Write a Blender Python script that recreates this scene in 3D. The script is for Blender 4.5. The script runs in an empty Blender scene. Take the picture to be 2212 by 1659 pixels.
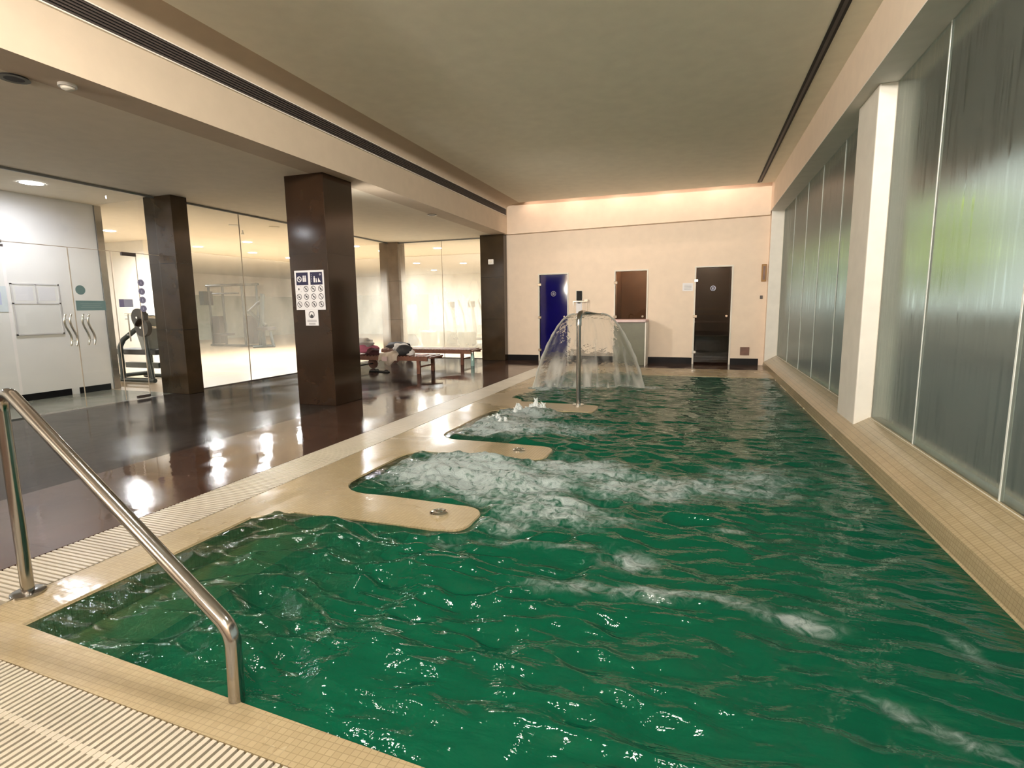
import bpy, bmesh, math, random
import numpy as np
from mathutils import Vector, Matrix, Euler
random.seed(7)
SC = bpy.context.scene
COL = SC.collection

# ------------------------------------------------------------------ camera
cam_d = bpy.data.cameras.new('camera')
cam_d.sensor_width = 36.0
cam_d.lens = 36.0 * 1161.7 / 2212.0
cam_d.clip_start = 0.02
cam = bpy.data.objects.new('camera', cam_d)
COL.objects.link(cam)
YAW, PITCH, ROLL, EYE = 0.335764, -0.140784, -0.012506, 1.27
_f = Vector((-math.sin(YAW) * math.cos(PITCH), math.cos(YAW) * math.cos(PITCH), math.sin(PITCH)))
_r = _f.cross(Vector((0, 0, 1))).normalized()
_u = _r.cross(_f)
_r2 = math.cos(ROLL) * _r + math.sin(ROLL) * _u
_u2 = -math.sin(ROLL) * _r + math.cos(ROLL) * _u
_m = Matrix(((_r2.x, _u2.x, -_f.x, 0), (_r2.y, _u2.y, -_f.y, 0), (_r2.z, _u2.z, -_f.z, EYE), (0, 0, 0, 1)))
cam.matrix_world = _m
SC.camera = cam

# ------------------------------------------------------------------ world, sun, exposure
W = bpy.data.worlds.new('overcast_sky')
SC.world = W
W.use_nodes = True
_bg = W.node_tree.nodes['Background']
_bg.inputs[0].default_value = (0.86, 0.95, 0.92, 1)
_bg.inputs[1].default_value = 0.85
_s = bpy.data.lights.new('sun', 'SUN')
_s.energy = 8.0
_s.angle = 0.05
_s.color = (1.0, 0.93, 0.78)
_so = bpy.data.objects.new('sun', _s)
COL.objects.link(_so)
_so.rotation_euler = Euler((math.radians(38), math.radians(-28), 0))
SC.view_settings.view_transform = 'Standard'
SC.view_settings.look = 'None'
SC.view_settings.gamma = 1.0
SC.view_settings.use_curve_mapping = False
SC.view_settings.exposure = 0.10
SC.cycles.use_denoising = True
SC.cycles.adaptive_threshold = 0.02
SC.cycles.max_bounces = 8
SC.cycles.diffuse_bounces = 4
SC.cycles.glossy_bounces = 5
SC.cycles.transmission_bounces = 8
SC.cycles.transparent_max_bounces = 18
SC.cycles.sample_clamp_indirect = 6.0
SC.cycles.caustics_reflective = False

DOWNLIGHT = 150.0       # radiance of the lit downlight diffusers
WARM = (1.0, 0.92, 0.80)
GYMW = (1.0, 1.0, 1.0)
COOL = (0.93, 0.93, 1.0)


# ------------------------------------------------------------------ materials
def new_mat(name):
    m = bpy.data.materials.new(name)
    m.use_nodes = True
    nt = m.node_tree
    for n in list(nt.nodes):
        nt.nodes.remove(n)
    out = nt.nodes.new('ShaderNodeOutputMaterial')
    return m, nt, out


def nd(nt, t, **k):
    n = nt.nodes.new(t)
    for a, b in k.items():
        if hasattr(n, a):
            setattr(n, a, b)
        else:
            n.inputs[a.replace('_', ' ')].default_value = b
    return n


def lk(nt, a, b):
    nt.links.new(a, b)


def ramp(nt, src, p0, c0, p1, c1):
    r = nt.nodes.new('ShaderNodeValToRGB')
    r.color_ramp.elements[0].position = p0
    r.color_ramp.elements[0].color = c0 if len(c0) == 4 else (*c0, 1)
    r.color_ramp.elements[1].position = p1
    r.color_ramp.elements[1].color = c1 if len(c1) == 4 else (*c1, 1)
    lk(nt, src, r.inputs[0])
    return r


def coords(nt, scale=(1, 1, 1), loc=(0, 0, 0), rot=(0, 0, 0)):
    tc = nt.nodes.new('ShaderNodeTexCoord')
    mp = nt.nodes.new('ShaderNodeMapping')
    mp.inputs['Scale'].default_value = scale
    mp.inputs['Location'].default_value = loc
    mp.inputs['Rotation'].default_value = rot
    lk(nt, tc.outputs['Object'], mp.inputs['Vector'])
    return mp.outputs['Vector']


def simple(name, col, rough=0.6, metal=0.0, noise=0.06, nscale=6.0, bump=0.0, bscale=40.0, emit=None, estr=0.0, coat=0.0, spec=0.5):
    m, nt, out = new_mat(name)
    p = nd(nt, 'ShaderNodeBsdfPrincipled')
    p.inputs['Roughness'].default_value = rough
    p.inputs['Metallic'].default_value = metal
    p.inputs['Specular IOR Level'].default_value = spec
    p.inputs['Coat Weight'].default_value = coat
    v = coords(nt)
    n = nd(nt, 'ShaderNodeTexNoise')
    n.inputs['Scale'].default_value = nscale
    n.inputs['Detail'].default_value = 5
    lk(nt, v, n.inputs['Vector'])
    a = tuple(max(0, c * (1 - noise)) for c in col)
    b = tuple(min(1, c * (1 + noise)) for c in col)
    r = ramp(nt, n.outputs['Fac'], 0.3, a, 0.7, b)
    lk(nt, r.outputs[0], p.inputs['Base Color'])
    if bump > 0:
        n2 = nd(nt, 'ShaderNodeTexNoise')
        n2.inputs['Scale'].default_value = bscale
        n2.inputs['Detail'].default_value = 4
        lk(nt, v, n2.inputs['Vector'])
        b_ = nd(nt, 'ShaderNodeBump')
        b_.inputs['Strength'].default_value = bump
        b_.inputs['Distance'].default_value = 0.01
        lk(nt, n2.outputs['Fac'], b_.inputs['Height'])
        lk(nt, b_.outputs[0], p.inputs['Normal'])
    if emit:
        p.inputs['Emission Color'].default_value = (*emit, 1)
        p.inputs['Emission Strength'].default_value = estr
    lk(nt, p.outputs[0], out.inputs[0])
    return m


def tiles(name, c1, c2, grout, sx, sy, mortar, rough=0.25, plane='xy', bump=0.3, offset=0.0, wet=0.0, var=0.4, rmax=None, ripple=0.0, spec=0.5, ior=1.45):
    """Tiled surface: brick texture on the plane given, optional wet film that varies the gloss."""
    m, nt, out = new_mat(name)
    p = nd(nt, 'ShaderNodeBsdfPrincipled')
    p.inputs['Specular IOR Level'].default_value = spec
    p.inputs['IOR'].default_value = ior
    tc = nt.nodes.new('ShaderNodeTexCoord')
    sep = nt.nodes.new('ShaderNodeSeparateXYZ')
    lk(nt, tc.outputs['Object'], sep.inputs[0])
    cmb = nt.nodes.new('ShaderNodeCombineXYZ')
    lk(nt, sep.outputs['XYZ'.index(plane[0].upper())], cmb.inputs[0])
    lk(nt, sep.outputs['XYZ'.index(plane[1].upper())], cmb.inputs[1])
    br = nd(nt, 'ShaderNodeTexBrick')
    br.offset = offset
    br.inputs['Color1'].default_value = (*c1, 1)
    br.inputs['Color2'].default_value = (*c2, 1)
    br.inputs['Mortar'].default_value = (*grout, 1)
    br.inputs['Scale'].default_value = 1.0
    br.inputs['Mortar Size'].default_value = mortar
    br.inputs['Mortar Smooth'].default_value = 0.1
    br.inputs['Brick Width'].default_value = sx
    br.inputs['Row Height'].default_value = sy
    lk(nt, cmb.outputs[0], br.inputs['Vector'])
    n = nd(nt, 'ShaderNodeTexNoise')
    n.inputs['Scale'].default_value = 2.3
    n.inputs['Detail'].default_value = 6
    lk(nt, tc.outputs['Object'], n.inputs['Vector'])
    mx = nd(nt, 'ShaderNodeMix', data_type='RGBA', blend_type='MULTIPLY')
    mx.inputs[0].default_value = var
    rr = ramp(nt, n.outputs['Fac'], 0.25, (0.62, 0.62, 0.62), 0.75, (1.15, 1.15, 1.15))
    lk(nt, br.outputs['Color'], mx.inputs[6])
    lk(nt, rr.outputs[0], mx.inputs[7])
    lk(nt, mx.outputs[2], p.inputs['Base Color'])
    n3 = nd(nt, 'ShaderNodeTexNoise')
    n3.inputs['Scale'].default_value = 0.9
    n3.inputs['Detail'].default_value = 5
    n3.inputs['Distortion'].default_value = 0.8
    lk(nt, tc.outputs['Object'], n3.inputs['Vector'])
    r2 = ramp(nt, n3.outputs['Fac'], 0.42, (rough,) * 3, 0.6, ((rmax if rmax is not None else rough),) * 3)
    lk(nt, r2.outputs[0], p.inputs['Roughness'])
    b_ = nd(nt, 'ShaderNodeBump')
    b_.inputs['Strength'].default_value = bump
    b_.inputs['Distance'].default_value = 0.004
    inv = nd(nt, 'ShaderNodeMath', operation='SUBTRACT')
    inv.inputs[0].default_value = 1.0
    lk(nt, br.outputs['Fac'], inv.inputs[1])
    lk(nt, inv.outputs[0], b_.inputs['Height'])
    last = b_
    if ripple > 0:
        n4 = nd(nt, 'ShaderNodeTexNoise')
        n4.inputs['Scale'].default_value = 7.0
        n4.inputs['Detail'].default_value = 3
        lk(nt, tc.outputs['Object'], n4.inputs['Vector'])
        b2 = nd(nt, 'ShaderNodeBump')
        b2.inputs['Strength'].default_value = ripple
        b2.inputs['Distance'].default_value = 0.01
        lk(nt, n4.outputs['Fac'], b2.inputs['Height'])
        lk(nt, b_.outputs[0], b2.inputs['Normal'])
        last = b2
    lk(nt, last.outputs[0], p.inputs['Normal'])
    lk(nt, p.outputs[0], out.inputs[0])
    return m


def marble(name, ca, cb, rough=0.12):
    m, nt, out = new_mat(name)
    p = nd(nt, 'ShaderNodeBsdfPrincipled')
    v = coords(nt)
    n = nd(nt, 'ShaderNodeTexNoise')
    n.inputs['Scale'].default_value = 2.2
    n.inputs['Detail'].default_value = 9
    n.inputs['Distortion'].default_value = 0.3
    lk(nt, v, n.inputs['Vector'])
    r = ramp(nt, n.outputs['Fac'], 0.22, ca, 0.80, cb)
    # slab joints
    sep = nt.nodes.new('ShaderNodeSeparateXYZ')
    lk(nt, v, sep.inputs[0])
    wv = nd(nt, 'ShaderNodeMath', operation='PINGPONG')
    wv.inputs[1].default_value = 0.5
    lk(nt, sep.outputs[2], wv.inputs[0])
    j = nd(nt, 'ShaderNodeMath', operation='LESS_THAN')
    j.inputs[1].default_value = 0.004
    lk(nt, wv.outputs[0], j.inputs[0])
    vv = nd(nt, 'ShaderNodeTexVoronoi')
    vv.inputs['Scale'].default_value = 1.1
    lk(nt, v, vv.inputs['Vector'])
    mx0 = nd(nt, 'ShaderNodeMix', data_type='RGBA', blend_type='MULTIPLY')
    mx0.inputs[0].default_value = 0.0
    lk(nt, r.outputs[0], mx0.inputs[6])
    lk(nt, vv.outputs['Color'], mx0.inputs[7])
    mx = nd(nt, 'ShaderNodeMix', data_type='RGBA')
    lk(nt, j.outputs[0], mx.inputs[0])
    lk(nt, mx0.outputs[2], mx.inputs[6])
    mx.inputs[7].default_value = (ca[0] * .4, ca[1] * .4, ca[2] * .4, 1)
    lk(nt, mx.outputs[2], p.inputs['Base Color'])
    p.inputs['Roughness'].default_value = rough
    lk(nt, p.outputs[0], out.inputs[0])
    return m


def schlick(nt, f0, k, normal=None):
    """Mirror share of a clear film, the same from both sides: f0 + k * (1 - cos)^4."""
    lw = nd(nt, 'ShaderNodeLayerWeight')
    lw.inputs['Blend'].default_value = 0.5
    if normal is not None:
        lk(nt, normal, lw.inputs['Normal'])
    pw = nd(nt, 'ShaderNodeMath', operation='POWER')
    pw.inputs[1].default_value = 4.0
    lk(nt, lw.outputs['Facing'], pw.inputs[0])
    ma = nd(nt, 'ShaderNodeMath', operation='MULTIPLY_ADD')
    ma.inputs[1].default_value = k
    ma.inputs[2].default_value = f0
    lk(nt, pw.outputs[0], ma.inputs[0])
    return ma


def glass_mat(name, tint=(0.97, 0.985, 0.98), fog=0.0, fogcol=(0.85, 0.86, 0.84), fog_z0=0.1, fog_z1=2.2, refl=1.0, streak=False):
    """Flat pane: see-through with mirror reflections, and a film of condensation of uneven thickness."""
    m, nt, out = new_mat(name)
    tr = nd(nt, 'ShaderNodeBsdfTransparent')
    tr.inputs[0].default_value = (*tint, 1)
    gl = nd(nt, 'ShaderNodeBsdfGlossy')
    gl.inputs['Roughness'].default_value = 0.015
    fm = schlick(nt, 0.022 * refl, 0.55)
    mx = nd(nt, 'ShaderNodeMixShader')
    lk(nt, fm.outputs[0], mx.inputs[0])
    lk(nt, tr.outputs[0], mx.inputs[1])
    lk(nt, gl.outputs[0], mx.inputs[2])
    last = mx
    if fog > 0:
        df = nd(nt, 'ShaderNodeBsdfDiffuse')
        df.inputs[0].default_value = (*fogcol, 1)
        tl = nd(nt, 'ShaderNodeBsdfTranslucent')
        tl.inputs[0].default_value = (*fogcol, 1)
        m2 = nd(nt, 'ShaderNodeMixShader')
        m2.inputs[0].default_value = 0.62
        lk(nt, df.outputs[0], m2.inputs[1])
        lk(nt, tl.outputs[0], m2.inputs[2])
        v = coords(nt, (1, 1, 0.35) if streak else (1, 1, 0.7))
        n = nd(nt, 'ShaderNodeTexNoise')
        n.inputs['Scale'].default_value = 1.7
        n.inputs['Detail'].default_value = 6
        lk(nt, v, n.inputs['Vector'])
        tc = nt.nodes.new('ShaderNodeTexCoord')
        sep = nt.nodes.new('ShaderNodeSeparateXYZ')
        lk(nt, tc.outputs['Object'], sep.inputs[0])
        mr = nd(nt, 'ShaderNodeMapRange', interpolation_type='SMOOTHSTEP')
        mr.inputs['From Min'].default_value = fog_z1
        mr.inputs['From Max'].default_value = fog_z1 - 0.7
        lk(nt, sep.outputs[2], mr.inputs['Value'])
        mr2 = nd(nt, 'ShaderNodeMapRange', interpolation_type='SMOOTHSTEP')
        mr2.inputs['From Min'].default_value = fog_z0
        mr2.inputs['From Max'].default_value = fog_z0 + 0.5
        lk(nt, sep.outputs[2], mr2.inputs['Value'])
        a = nd(nt, 'ShaderNodeMath', operation='MULTIPLY')
        lk(nt, mr.outputs[0], a.inputs[0])
        lk(nt, mr2.outputs[0], a.inputs[1])
        r = ramp(nt, n.outputs['Fac'], 0.3, (0.45,) * 3, 0.65, (1.0,) * 3)
        b = nd(nt, 'ShaderNodeMath', operation='MULTIPLY')
        lk(nt, a.outputs[0], b.inputs[0])
        lk(nt, r.outputs[0], b.inputs[1])
        c = nd(nt, 'ShaderNodeMath', operation='MULTIPLY')
        c.inputs[1].default_value = fog
        lk(nt, b.outputs[0], c.inputs[0])
        m3 = nd(nt, 'ShaderNodeMixShader')
        lk(nt, c.outputs[0], m3.inputs[0])
        lk(nt, mx.outputs[0], m3.inputs[1])
        lk(nt, m2.outputs[0], m3.inputs[2])
        last = m3
    lk(nt, last.outputs[0], out.inputs[0])
    return m


def frosted_mat(name):
    """Window pane fogged all over with condensation; thin runs of water clear it in places."""
    m, nt, out = new_mat(name)
    rf = nd(nt, 'ShaderNodeBsdfRefraction')
    rf.inputs['IOR'].default_value = 1.22
    rf.inputs['Color'].default_value = (0.93, 0.97, 0.93, 1)
    v = coords(nt, (9, 9, 0.55))
    n = nd(nt, 'ShaderNodeTexNoise')
    n.inputs['Scale'].default_value = 2.6
    n.inputs['Detail'].default_value = 5
    lk(nt, v, n.inputs['Vector'])
    v2 = coords(nt)
    n2 = nd(nt, 'ShaderNodeTexNoise')
    n2.inputs['Scale'].default_value = 0.9
    n2.inputs['Detail'].default_value = 2
    lk(nt, v2, n2.inputs['Vector'])
    r = ramp(nt, n.outputs['Fac'], 0.54, (0.20,) * 3, 0.66, (0.06,) * 3)
    lk(nt, r.outputs[0], rf.inputs['Roughness'])
    tl = nd(nt, 'ShaderNodeBsdfTranslucent')
    tl.inputs[0].default_value = (0.86, 0.9, 0.86, 1)
    df = nd(nt, 'ShaderNodeBsdfDiffuse')
    df.inputs[0].default_value = (0.66, 0.68, 0.64, 1)
    ms = nd(nt, 'ShaderNodeMixShader')
    ms.inputs[0].default_value = 0.5
    lk(nt, tl.outputs[0], ms.inputs[1])
    lk(nt, df.outputs[0], ms.inputs[2])
    f = ramp(nt, n.outputs['Fac'], 0.54, (0.13,) * 3, 0.66, (0.05,) * 3)
    mx = nd(nt, 'ShaderNodeMixShader')
    lk(nt, f.outputs[0], mx.inputs[0])
    lk(nt, rf.outputs[0], mx.inputs[1])
    lk(nt, ms.outputs[0], mx.inputs[2])
    gl = nd(nt, 'ShaderNodeBsdfGlossy')
    gl.inputs['Roughness'].default_value = 0.22
    fr = schlick(nt, 0.02, 0.35)
    m2 = nd(nt, 'ShaderNodeMixShader')
    lk(nt, fr.outputs[0], m2.inputs[0])
    lk(nt, mx.outputs[0], m2.inputs[1])
    lk(nt, gl.outputs[0], m2.inputs[2])
    lk(nt, m2.outputs[0], out.inputs[0])
    return m


def emit_mat(name, col, s):
    m, nt, out = new_mat(name)
    e = nd(nt, 'ShaderNodeEmission')
    e.inputs[0].default_value = (*col, 1)
    e.inputs[1].default_value = s
    lk(nt, e.outputs[0], out.inputs[0])
    return m


def water_mat():
    m, nt, out = new_mat('pool_water')
    at = nd(nt, 'ShaderNodeAttribute', attribute_name='foam')
    am = nd(nt, 'ShaderNodeAttribute', attribute_name='murk')
    v = coords(nt)
    n = nd(nt, 'ShaderNodeTexNoise')
    n.inputs['Scale'].default_value = 9
    n.inputs['Detail'].default_value = 4
    n.inputs['Distortion'].default_value = 0.5
    lk(nt, coords(nt, (.6, 1.5, 1), rot=(0, 0, .15)), n.inputs['Vector'])
    bp = nd(nt, 'ShaderNodeBump')
    bp.inputs['Strength'].default_value = 0.6
    bp.inputs['Distance'].default_value = 0.02
    lk(nt, n.outputs['Fac'], bp.inputs['Height'])
    nf = nd(nt, 'ShaderNodeTexNoise')
    nf.inputs['Scale'].default_value = 30
    nf.inputs['Detail'].default_value = 2
    lk(nt, v, nf.inputs['Vector'])
    bq = nd(nt, 'ShaderNodeBump')
    bq.inputs['Strength'].default_value = 0.35
    bq.inputs['Distance'].default_value = 0.008
    lk(nt, nf.outputs['Fac'], bq.inputs['Height'])
    lk(nt, bq.outputs[0], bp.inputs['Normal'])
    fr = nd(nt, 'ShaderNodeFresnel')
    fr.inputs['IOR'].default_value = 1.33
    lk(nt, bp.outputs[0], fr.inputs['Normal'])
    gl = nd(nt, 'ShaderNodeBsdfGlossy')
    gl.inputs['Roughness'].default_value = 0.04
    lk(nt, bp.outputs[0], gl.inputs['Normal'])
    tr = nd(nt, 'ShaderNodeBsdfTransparent')
    tr.inputs[0].default_value = (0.62, 0.80, 0.62, 1)
    df = nd(nt, 'ShaderNodeBsdfDiffuse')
    df.inputs[0].default_value = (0.002, 0.064, 0.034, 1)
    lk(nt, bp.outputs[0], df.inputs['Normal'])
    body = nd(nt, 'ShaderNodeMixShader')
    lk(nt, am.outputs['Fac'], body.inputs[0])
    lk(nt, tr.outputs[0], body.inputs[1])
    lk(nt, df.outputs[0], body.inputs[2])
    w = nd(nt, 'ShaderNodeMixShader')
    lk(nt, fr.outputs[0], w.inputs[0])
    lk(nt, body.outputs[0], w.inputs[1])
    lk(nt, gl.outputs[0], w.inputs[2])
    # foam: white bubbles, broken up by a fine cell pattern
    n2 = nd(nt, 'ShaderNodeTexNoise')
    n2.inputs['Scale'].default_value = 16
    n2.inputs['Detail'].default_value = 7
    n2.inputs['Roughness'].default_value = 0.62
    n2.inputs['Distortion'].default_value = 0.9
    lk(nt, v, n2.inputs['Vector'])
    ad = nd(nt, 'ShaderNodeMath', operation='MULTIPLY')
    lk(nt, at.outputs['Fac'], ad.inputs[0])
    sb = nd(nt, 'ShaderNodeMath', operation='MULTIPLY_ADD')
    sb.inputs[1].default_value = 3.2
    sb.inputs[2].default_value = -0.72
    lk(nt, n2.outputs['Fac'], sb.inputs[0])
    lk(nt, sb.outputs[0], ad.inputs[1])
    mr = nd(nt, 'ShaderNodeMapRange', interpolation_type='SMOOTHSTEP')
    mr.inputs['From Min'].default_value = 0.10
    mr.inputs['From Max'].default_value = 1.0
    mr.inputs['To Max'].default_value = 0.9
    lk(nt, ad.outputs[0], mr.inputs['Value'])
    fd = nd(nt, 'ShaderNodeBsdfPrincipled')
    fd.inputs['Base Color'].default_value = (0.36, 0.43, 0.44, 1)
    fd.inputs['Roughness'].default_value = 0.35
    b2 = nd(nt, 'ShaderNodeBump')
    b2.inputs['Strength'].default_value = 0.8
    b2.inputs['Distance'].default_value = 0.03
    lk(nt, n2.outputs['Fac'], b2.inputs['Height'])
    lk(nt, b2.outputs[0], fd.inputs['Normal'])
    mf = nd(nt, 'ShaderNodeMixShader')
    lk(nt, mr.outputs[0], mf.inputs[0])
    lk(nt, w.outputs[0], mf.inputs[1])
    lk(nt, fd.outputs[0], mf.inputs[2])
    lk(nt, mf.outputs[0], out.inputs[0])
    return m


def sheet_mat():
    m, nt, out = new_mat('falling_water')
    tr = nd(nt, 'ShaderNodeBsdfTransparent')
    tr.inputs[0].default_value = (0.93, 0.95, 0.93, 1)
    gl = nd(nt, 'ShaderNodeBsdfGlossy')
    gl.inputs['Roughness'].default_value = 0.08
    df = nd(nt, 'ShaderNodeBsdfTranslucent')
    df.inputs[0].default_value = (0.88, 0.88, 0.85, 1)
    d2 = nd(nt, 'ShaderNodeBsdfDiffuse')
    d2.inputs[0].default_value = (0.88, 0.88, 0.86, 1)
    dm = nd(nt, 'ShaderNodeMixShader')
    lk(nt, df.outputs[0], dm.inputs[1])
    lk(nt, d2.outputs[0], dm.inputs[2])
    at = nd(nt, 'ShaderNodeAttribute', attribute_name='white')
    fr = schlick(nt, 0.03, 0.6)
    a = nd(nt, 'ShaderNodeMixShader')
    lk(nt, fr.outputs[0], a.inputs[0])
    nw = nd(nt, 'ShaderNodeTexNoise')
    nw.inputs['Scale'].default_value = 5
    nw.inputs['Detail'].default_value = 3
    lk(nt, coords(nt), nw.inputs['Vector'])
    bw = nd(nt, 'ShaderNodeBump')
    bw.inputs['Strength'].default_value = 1.0
    bw.inputs['Distance'].default_value = 0.12
    lk(nt, nw.outputs['Fac'], bw.inputs['Height'])
    rf = nd(nt, 'ShaderNodeBsdfRefraction')
    rf.inputs['IOR'].default_value = 1.025
    rf.inputs['Roughness'].default_value = 0.01
    rf.inputs['Color'].default_value = (0.95, 0.96, 0.95, 1)
    lk(nt, bw.outputs[0], rf.inputs['Normal'])
    lk(nt, bw.outputs[0], gl.inputs['Normal'])
    tm = nd(nt, 'ShaderNodeMixShader')
    tm.inputs[0].default_value = 0.6
    lk(nt, tr.outputs[0], tm.inputs[1])
    lk(nt, rf.outputs[0], tm.inputs[2])
    lk(nt, tm.outputs[0], a.inputs[1])
    lk(nt, gl.outputs[0], a.inputs[2])
    b = nd(nt, 'ShaderNodeMixShader')
    lk(nt, at.outputs['Fac'], b.inputs[0])
    lk(nt, a.outputs[0], b.inputs[1])
    lk(nt, dm.outputs[0], b.inputs[2])
    lk(nt, b.outputs[0], out.inputs[0])
    return m


M = {}
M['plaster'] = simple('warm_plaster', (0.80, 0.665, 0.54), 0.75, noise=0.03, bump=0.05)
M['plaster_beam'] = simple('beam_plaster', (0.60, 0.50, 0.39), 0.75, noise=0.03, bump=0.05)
M['plaster_white'] = simple('white_plaster', (0.80, 0.78, 0.76), 0.7, noise=0.02, bump=0.04)
M['plaster_cream'] = simple('cream_plaster', (0.85, 0.81, 0.74), 0.75, noise=0.03)
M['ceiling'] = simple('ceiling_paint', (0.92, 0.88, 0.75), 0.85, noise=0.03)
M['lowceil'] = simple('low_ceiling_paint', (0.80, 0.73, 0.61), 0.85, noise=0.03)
M['gymceil'] = simple('gym_ceiling_paint', (0.88, 0.80, 0.67), 0.8, noise=0.02)
M['sill'] = simple('white_reveal', (0.78, 0.75, 0.69), 0.6, noise=0.04)
M['mosaic'] = tiles('cream_mosaic', (0.37, 0.295, 0.18), (0.41, 0.33, 0.205), (0.30, 0.24, 0.145), 0.024, 0.024, 0.0016, rough=0.16, bump=0.25, wet=1, var=0.35, rmax=0.35, ripple=0.35)
M['mosaic_side'] = tiles('cream_mosaic_wall', (0.37, 0.295, 0.18), (0.41, 0.33, 0.205), (0.30, 0.24, 0.145), 0.024, 0.024, 0.0016, rough=0.2, plane='yz', bump=0.25, var=0.35)
M['brown_tile'] = tiles('red_brown_tile', (0.060, 0.030, 0.020), (0.075, 0.038, 0.026), (0.03, 0.018, 0.014), 0.6, 0.6, 0.004, rough=0.05, bump=0.15, var=0.5, rmax=0.2, ripple=0.10)
M['deck'] = tiles('dark_deck_board', (0.026, 0.020, 0.018), (0.036, 0.027, 0.023), (0.008, 0.007, 0.006), 0.145, 1.8, 0.005, rough=0.10, bump=0.7, offset=0.5, var=0.5, rmax=0.20, ripple=0.08, spec=0.5, ior=1.18)
M['corridor'] = tiles('grey_green_tile', (0.17, 0.17, 0.13), (0.19, 0.19, 0.15), (0.10, 0.10, 0.08), 0.6, 0.6, 0.005, rough=0.18, var=0.3, rmax=0.3)
M['gymfloor'] = tiles('beech_floor', (0.35, 0.27, 0.18), (0.375, 0.29, 0.195), (0.31, 0.24, 0.16), 0.14, 1.9, 0.002, rough=0.35, bump=0.05, var=0.15, offset=0.5)
M['marble'] = marble('brown_marble', (0.014, 0.007, 0.0035), (0.036, 0.018, 0.0095), 0.13)
M['marble2'] = marble('olive_marble', (0.020, 0.013, 0.006), (0.052, 0.033, 0.017), 0.13)
M['marble3'] = marble('grey_brown_marble', (0.10, 0.07, 0.045), (0.22, 0.16, 0.11), 0.13)
M['steel'] = simple('brushed_steel', (0.40, 0.39, 0.38), 0.17, metal=1.0, noise=0.05)
M['chrome'] = simple('chrome', (0.75, 0.74, 0.72), 0.08, metal=1.0, noise=0.02)
M['grate'] = simple('cream_plastic', (0.52, 0.475, 0.40), 0.35, noise=0.08, nscale=3)
M['gutter'] = simple('gutter_dark', (0.05, 0.04, 0.03), 0.5)
M['black'] = simple('black_plastic', (0.010, 0.010, 0.010), 0.5, spec=0.15)
M['skirting'] = simple('black_skirting', (0.007, 0.007, 0.008), 0.45, spec=0.12)
M['grille'] = simple('dark_grille', (0.075, 0.060, 0.055), 0.5)
M['grille_gap'] = simple('grille_gap', (0.012, 0.010, 0.010), 0.7)
M['white'] = simple('white_plastic', (0.78, 0.77, 0.75), 0.45, noise=0.02)
M['frame_white'] = simple('white_frame', (0.72, 0.68, 0.60), 0.5, noise=0.02)
M['blue_glass'] = simple('blue_glass', (0.004, 0.003, 0.085), 0.06, noise=0.15, nscale=2)
M['brown_wood'] = simple('brown_wood', (0.13, 0.055, 0.028), 0.4, noise=0.25, nscale=9)
M['lounger'] = simple('teak_wood', (0.16, 0.065, 0.04), 0.45, noise=0.25, nscale=12)
M['ochre'] = simple('ochre_wood', (0.30, 0.15, 0.03), 0.5, noise=0.1)
M['stone'] = simple('grey_green_stone', (0.125, 0.125, 0.085), 0.35, noise=0.12)
M['navy'] = simple('navy_print', (0.012, 0.012, 0.05), 0.5, noise=0.02)
M['sign'] = simple('sign_white', (0.74, 0.73, 0.76), 0.45, noise=0.02)
M['ink'] = simple('ink_grey', (0.05, 0.05, 0.06), 0.6, noise=0.02)
M['ink2'] = simple('ink_pale', (0.36, 0.36, 0.38), 0.6, noise=0.02)
M['teal'] = simple('teal_film', (0.20, 0.33, 0.35), 0.5, noise=0.04)
M['teal2'] = simple('teal_lettering', (0.27, 0.40, 0.42), 0.5, noise=0.02)
M['lilac'] = simple('lilac_film', (0.52, 0.55, 0.74), 0.5, noise=0.03)
M['violet'] = simple('violet_film', (0.27, 0.26, 0.46), 0.5, noise=0.03)
M['frost'] = frosted_mat('fogged_window')
M['seam'] = simple('silicone_seam', (0.75, 0.80, 0.78), 0.4)
M['joint'] = simple('pale_joint', (0.50, 0.42, 0.33), 0.4)
M['glass'] = glass_mat('clear_glass')
M['glass_fog'] = glass_mat('misted_glass', fog=0.28, fogcol=(0.78, 0.76, 0.69), fog_z0=0.25, fog_z1=2.35)
M['glass_fog2'] = glass_mat('misted_glass_end', fog=0.36, fogcol=(0.88, 0.83, 0.70), fog_z0=-0.2, fog_z1=2.5, streak=True)
M['glass_smoke'] = glass_mat('smoked_glass', tint=(0.30, 0.28, 0.27), refl=1.6)
M['glass_bronze'] = glass_mat('bronze_glass', tint=(0.60, 0.50, 0.42), refl=1.6)
M['water'] = water_mat()
M['sheet'] = sheet_mat()
M['foam'] = simple('foam_white', (0.60, 0.65, 0.66), 0.35, noise=0.08, bump=0.5, bscale=30)
M['fill_warm'] = emit_mat('fill_warm', WARM, DOWNLIGHT)
M['fill_warm_soft'] = emit_mat('fill_warm_soft', WARM, 12)
M['lamp_gym'] = emit_mat('lamp_gym', GYMW, DOWNLIGHT * 1.0)
M['lamp_cool'] = emit_mat('lamp_cool', COOL, DOWNLIGHT * 0.8)
M['gym_dark'] = simple('dark_green_steel', (0.020, 0.030, 0.028), 0.35, noise=0.1)
M['gym_pad'] = simple('black_pad', (0.020, 0.020, 0.020), 0.5)
M['gym_grey'] = simple('grey_steel', (0.20, 0.21, 0.20), 0.35)
M['cloth_pink'] = simple('pink_cloth', (0.55, 0.17, 0.27), 0.9, noise=0.15, bump=0.4)
M['cloth_maroon'] = simple('maroon_cloth', (0.055, 0.012, 0.018), 0.85, noise=0.2, bump=0.4)
M['cloth_white'] = simple('white_cloth', (0.72, 0.70, 0.70), 0.9, noise=0.1, bump=0.4)
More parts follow.
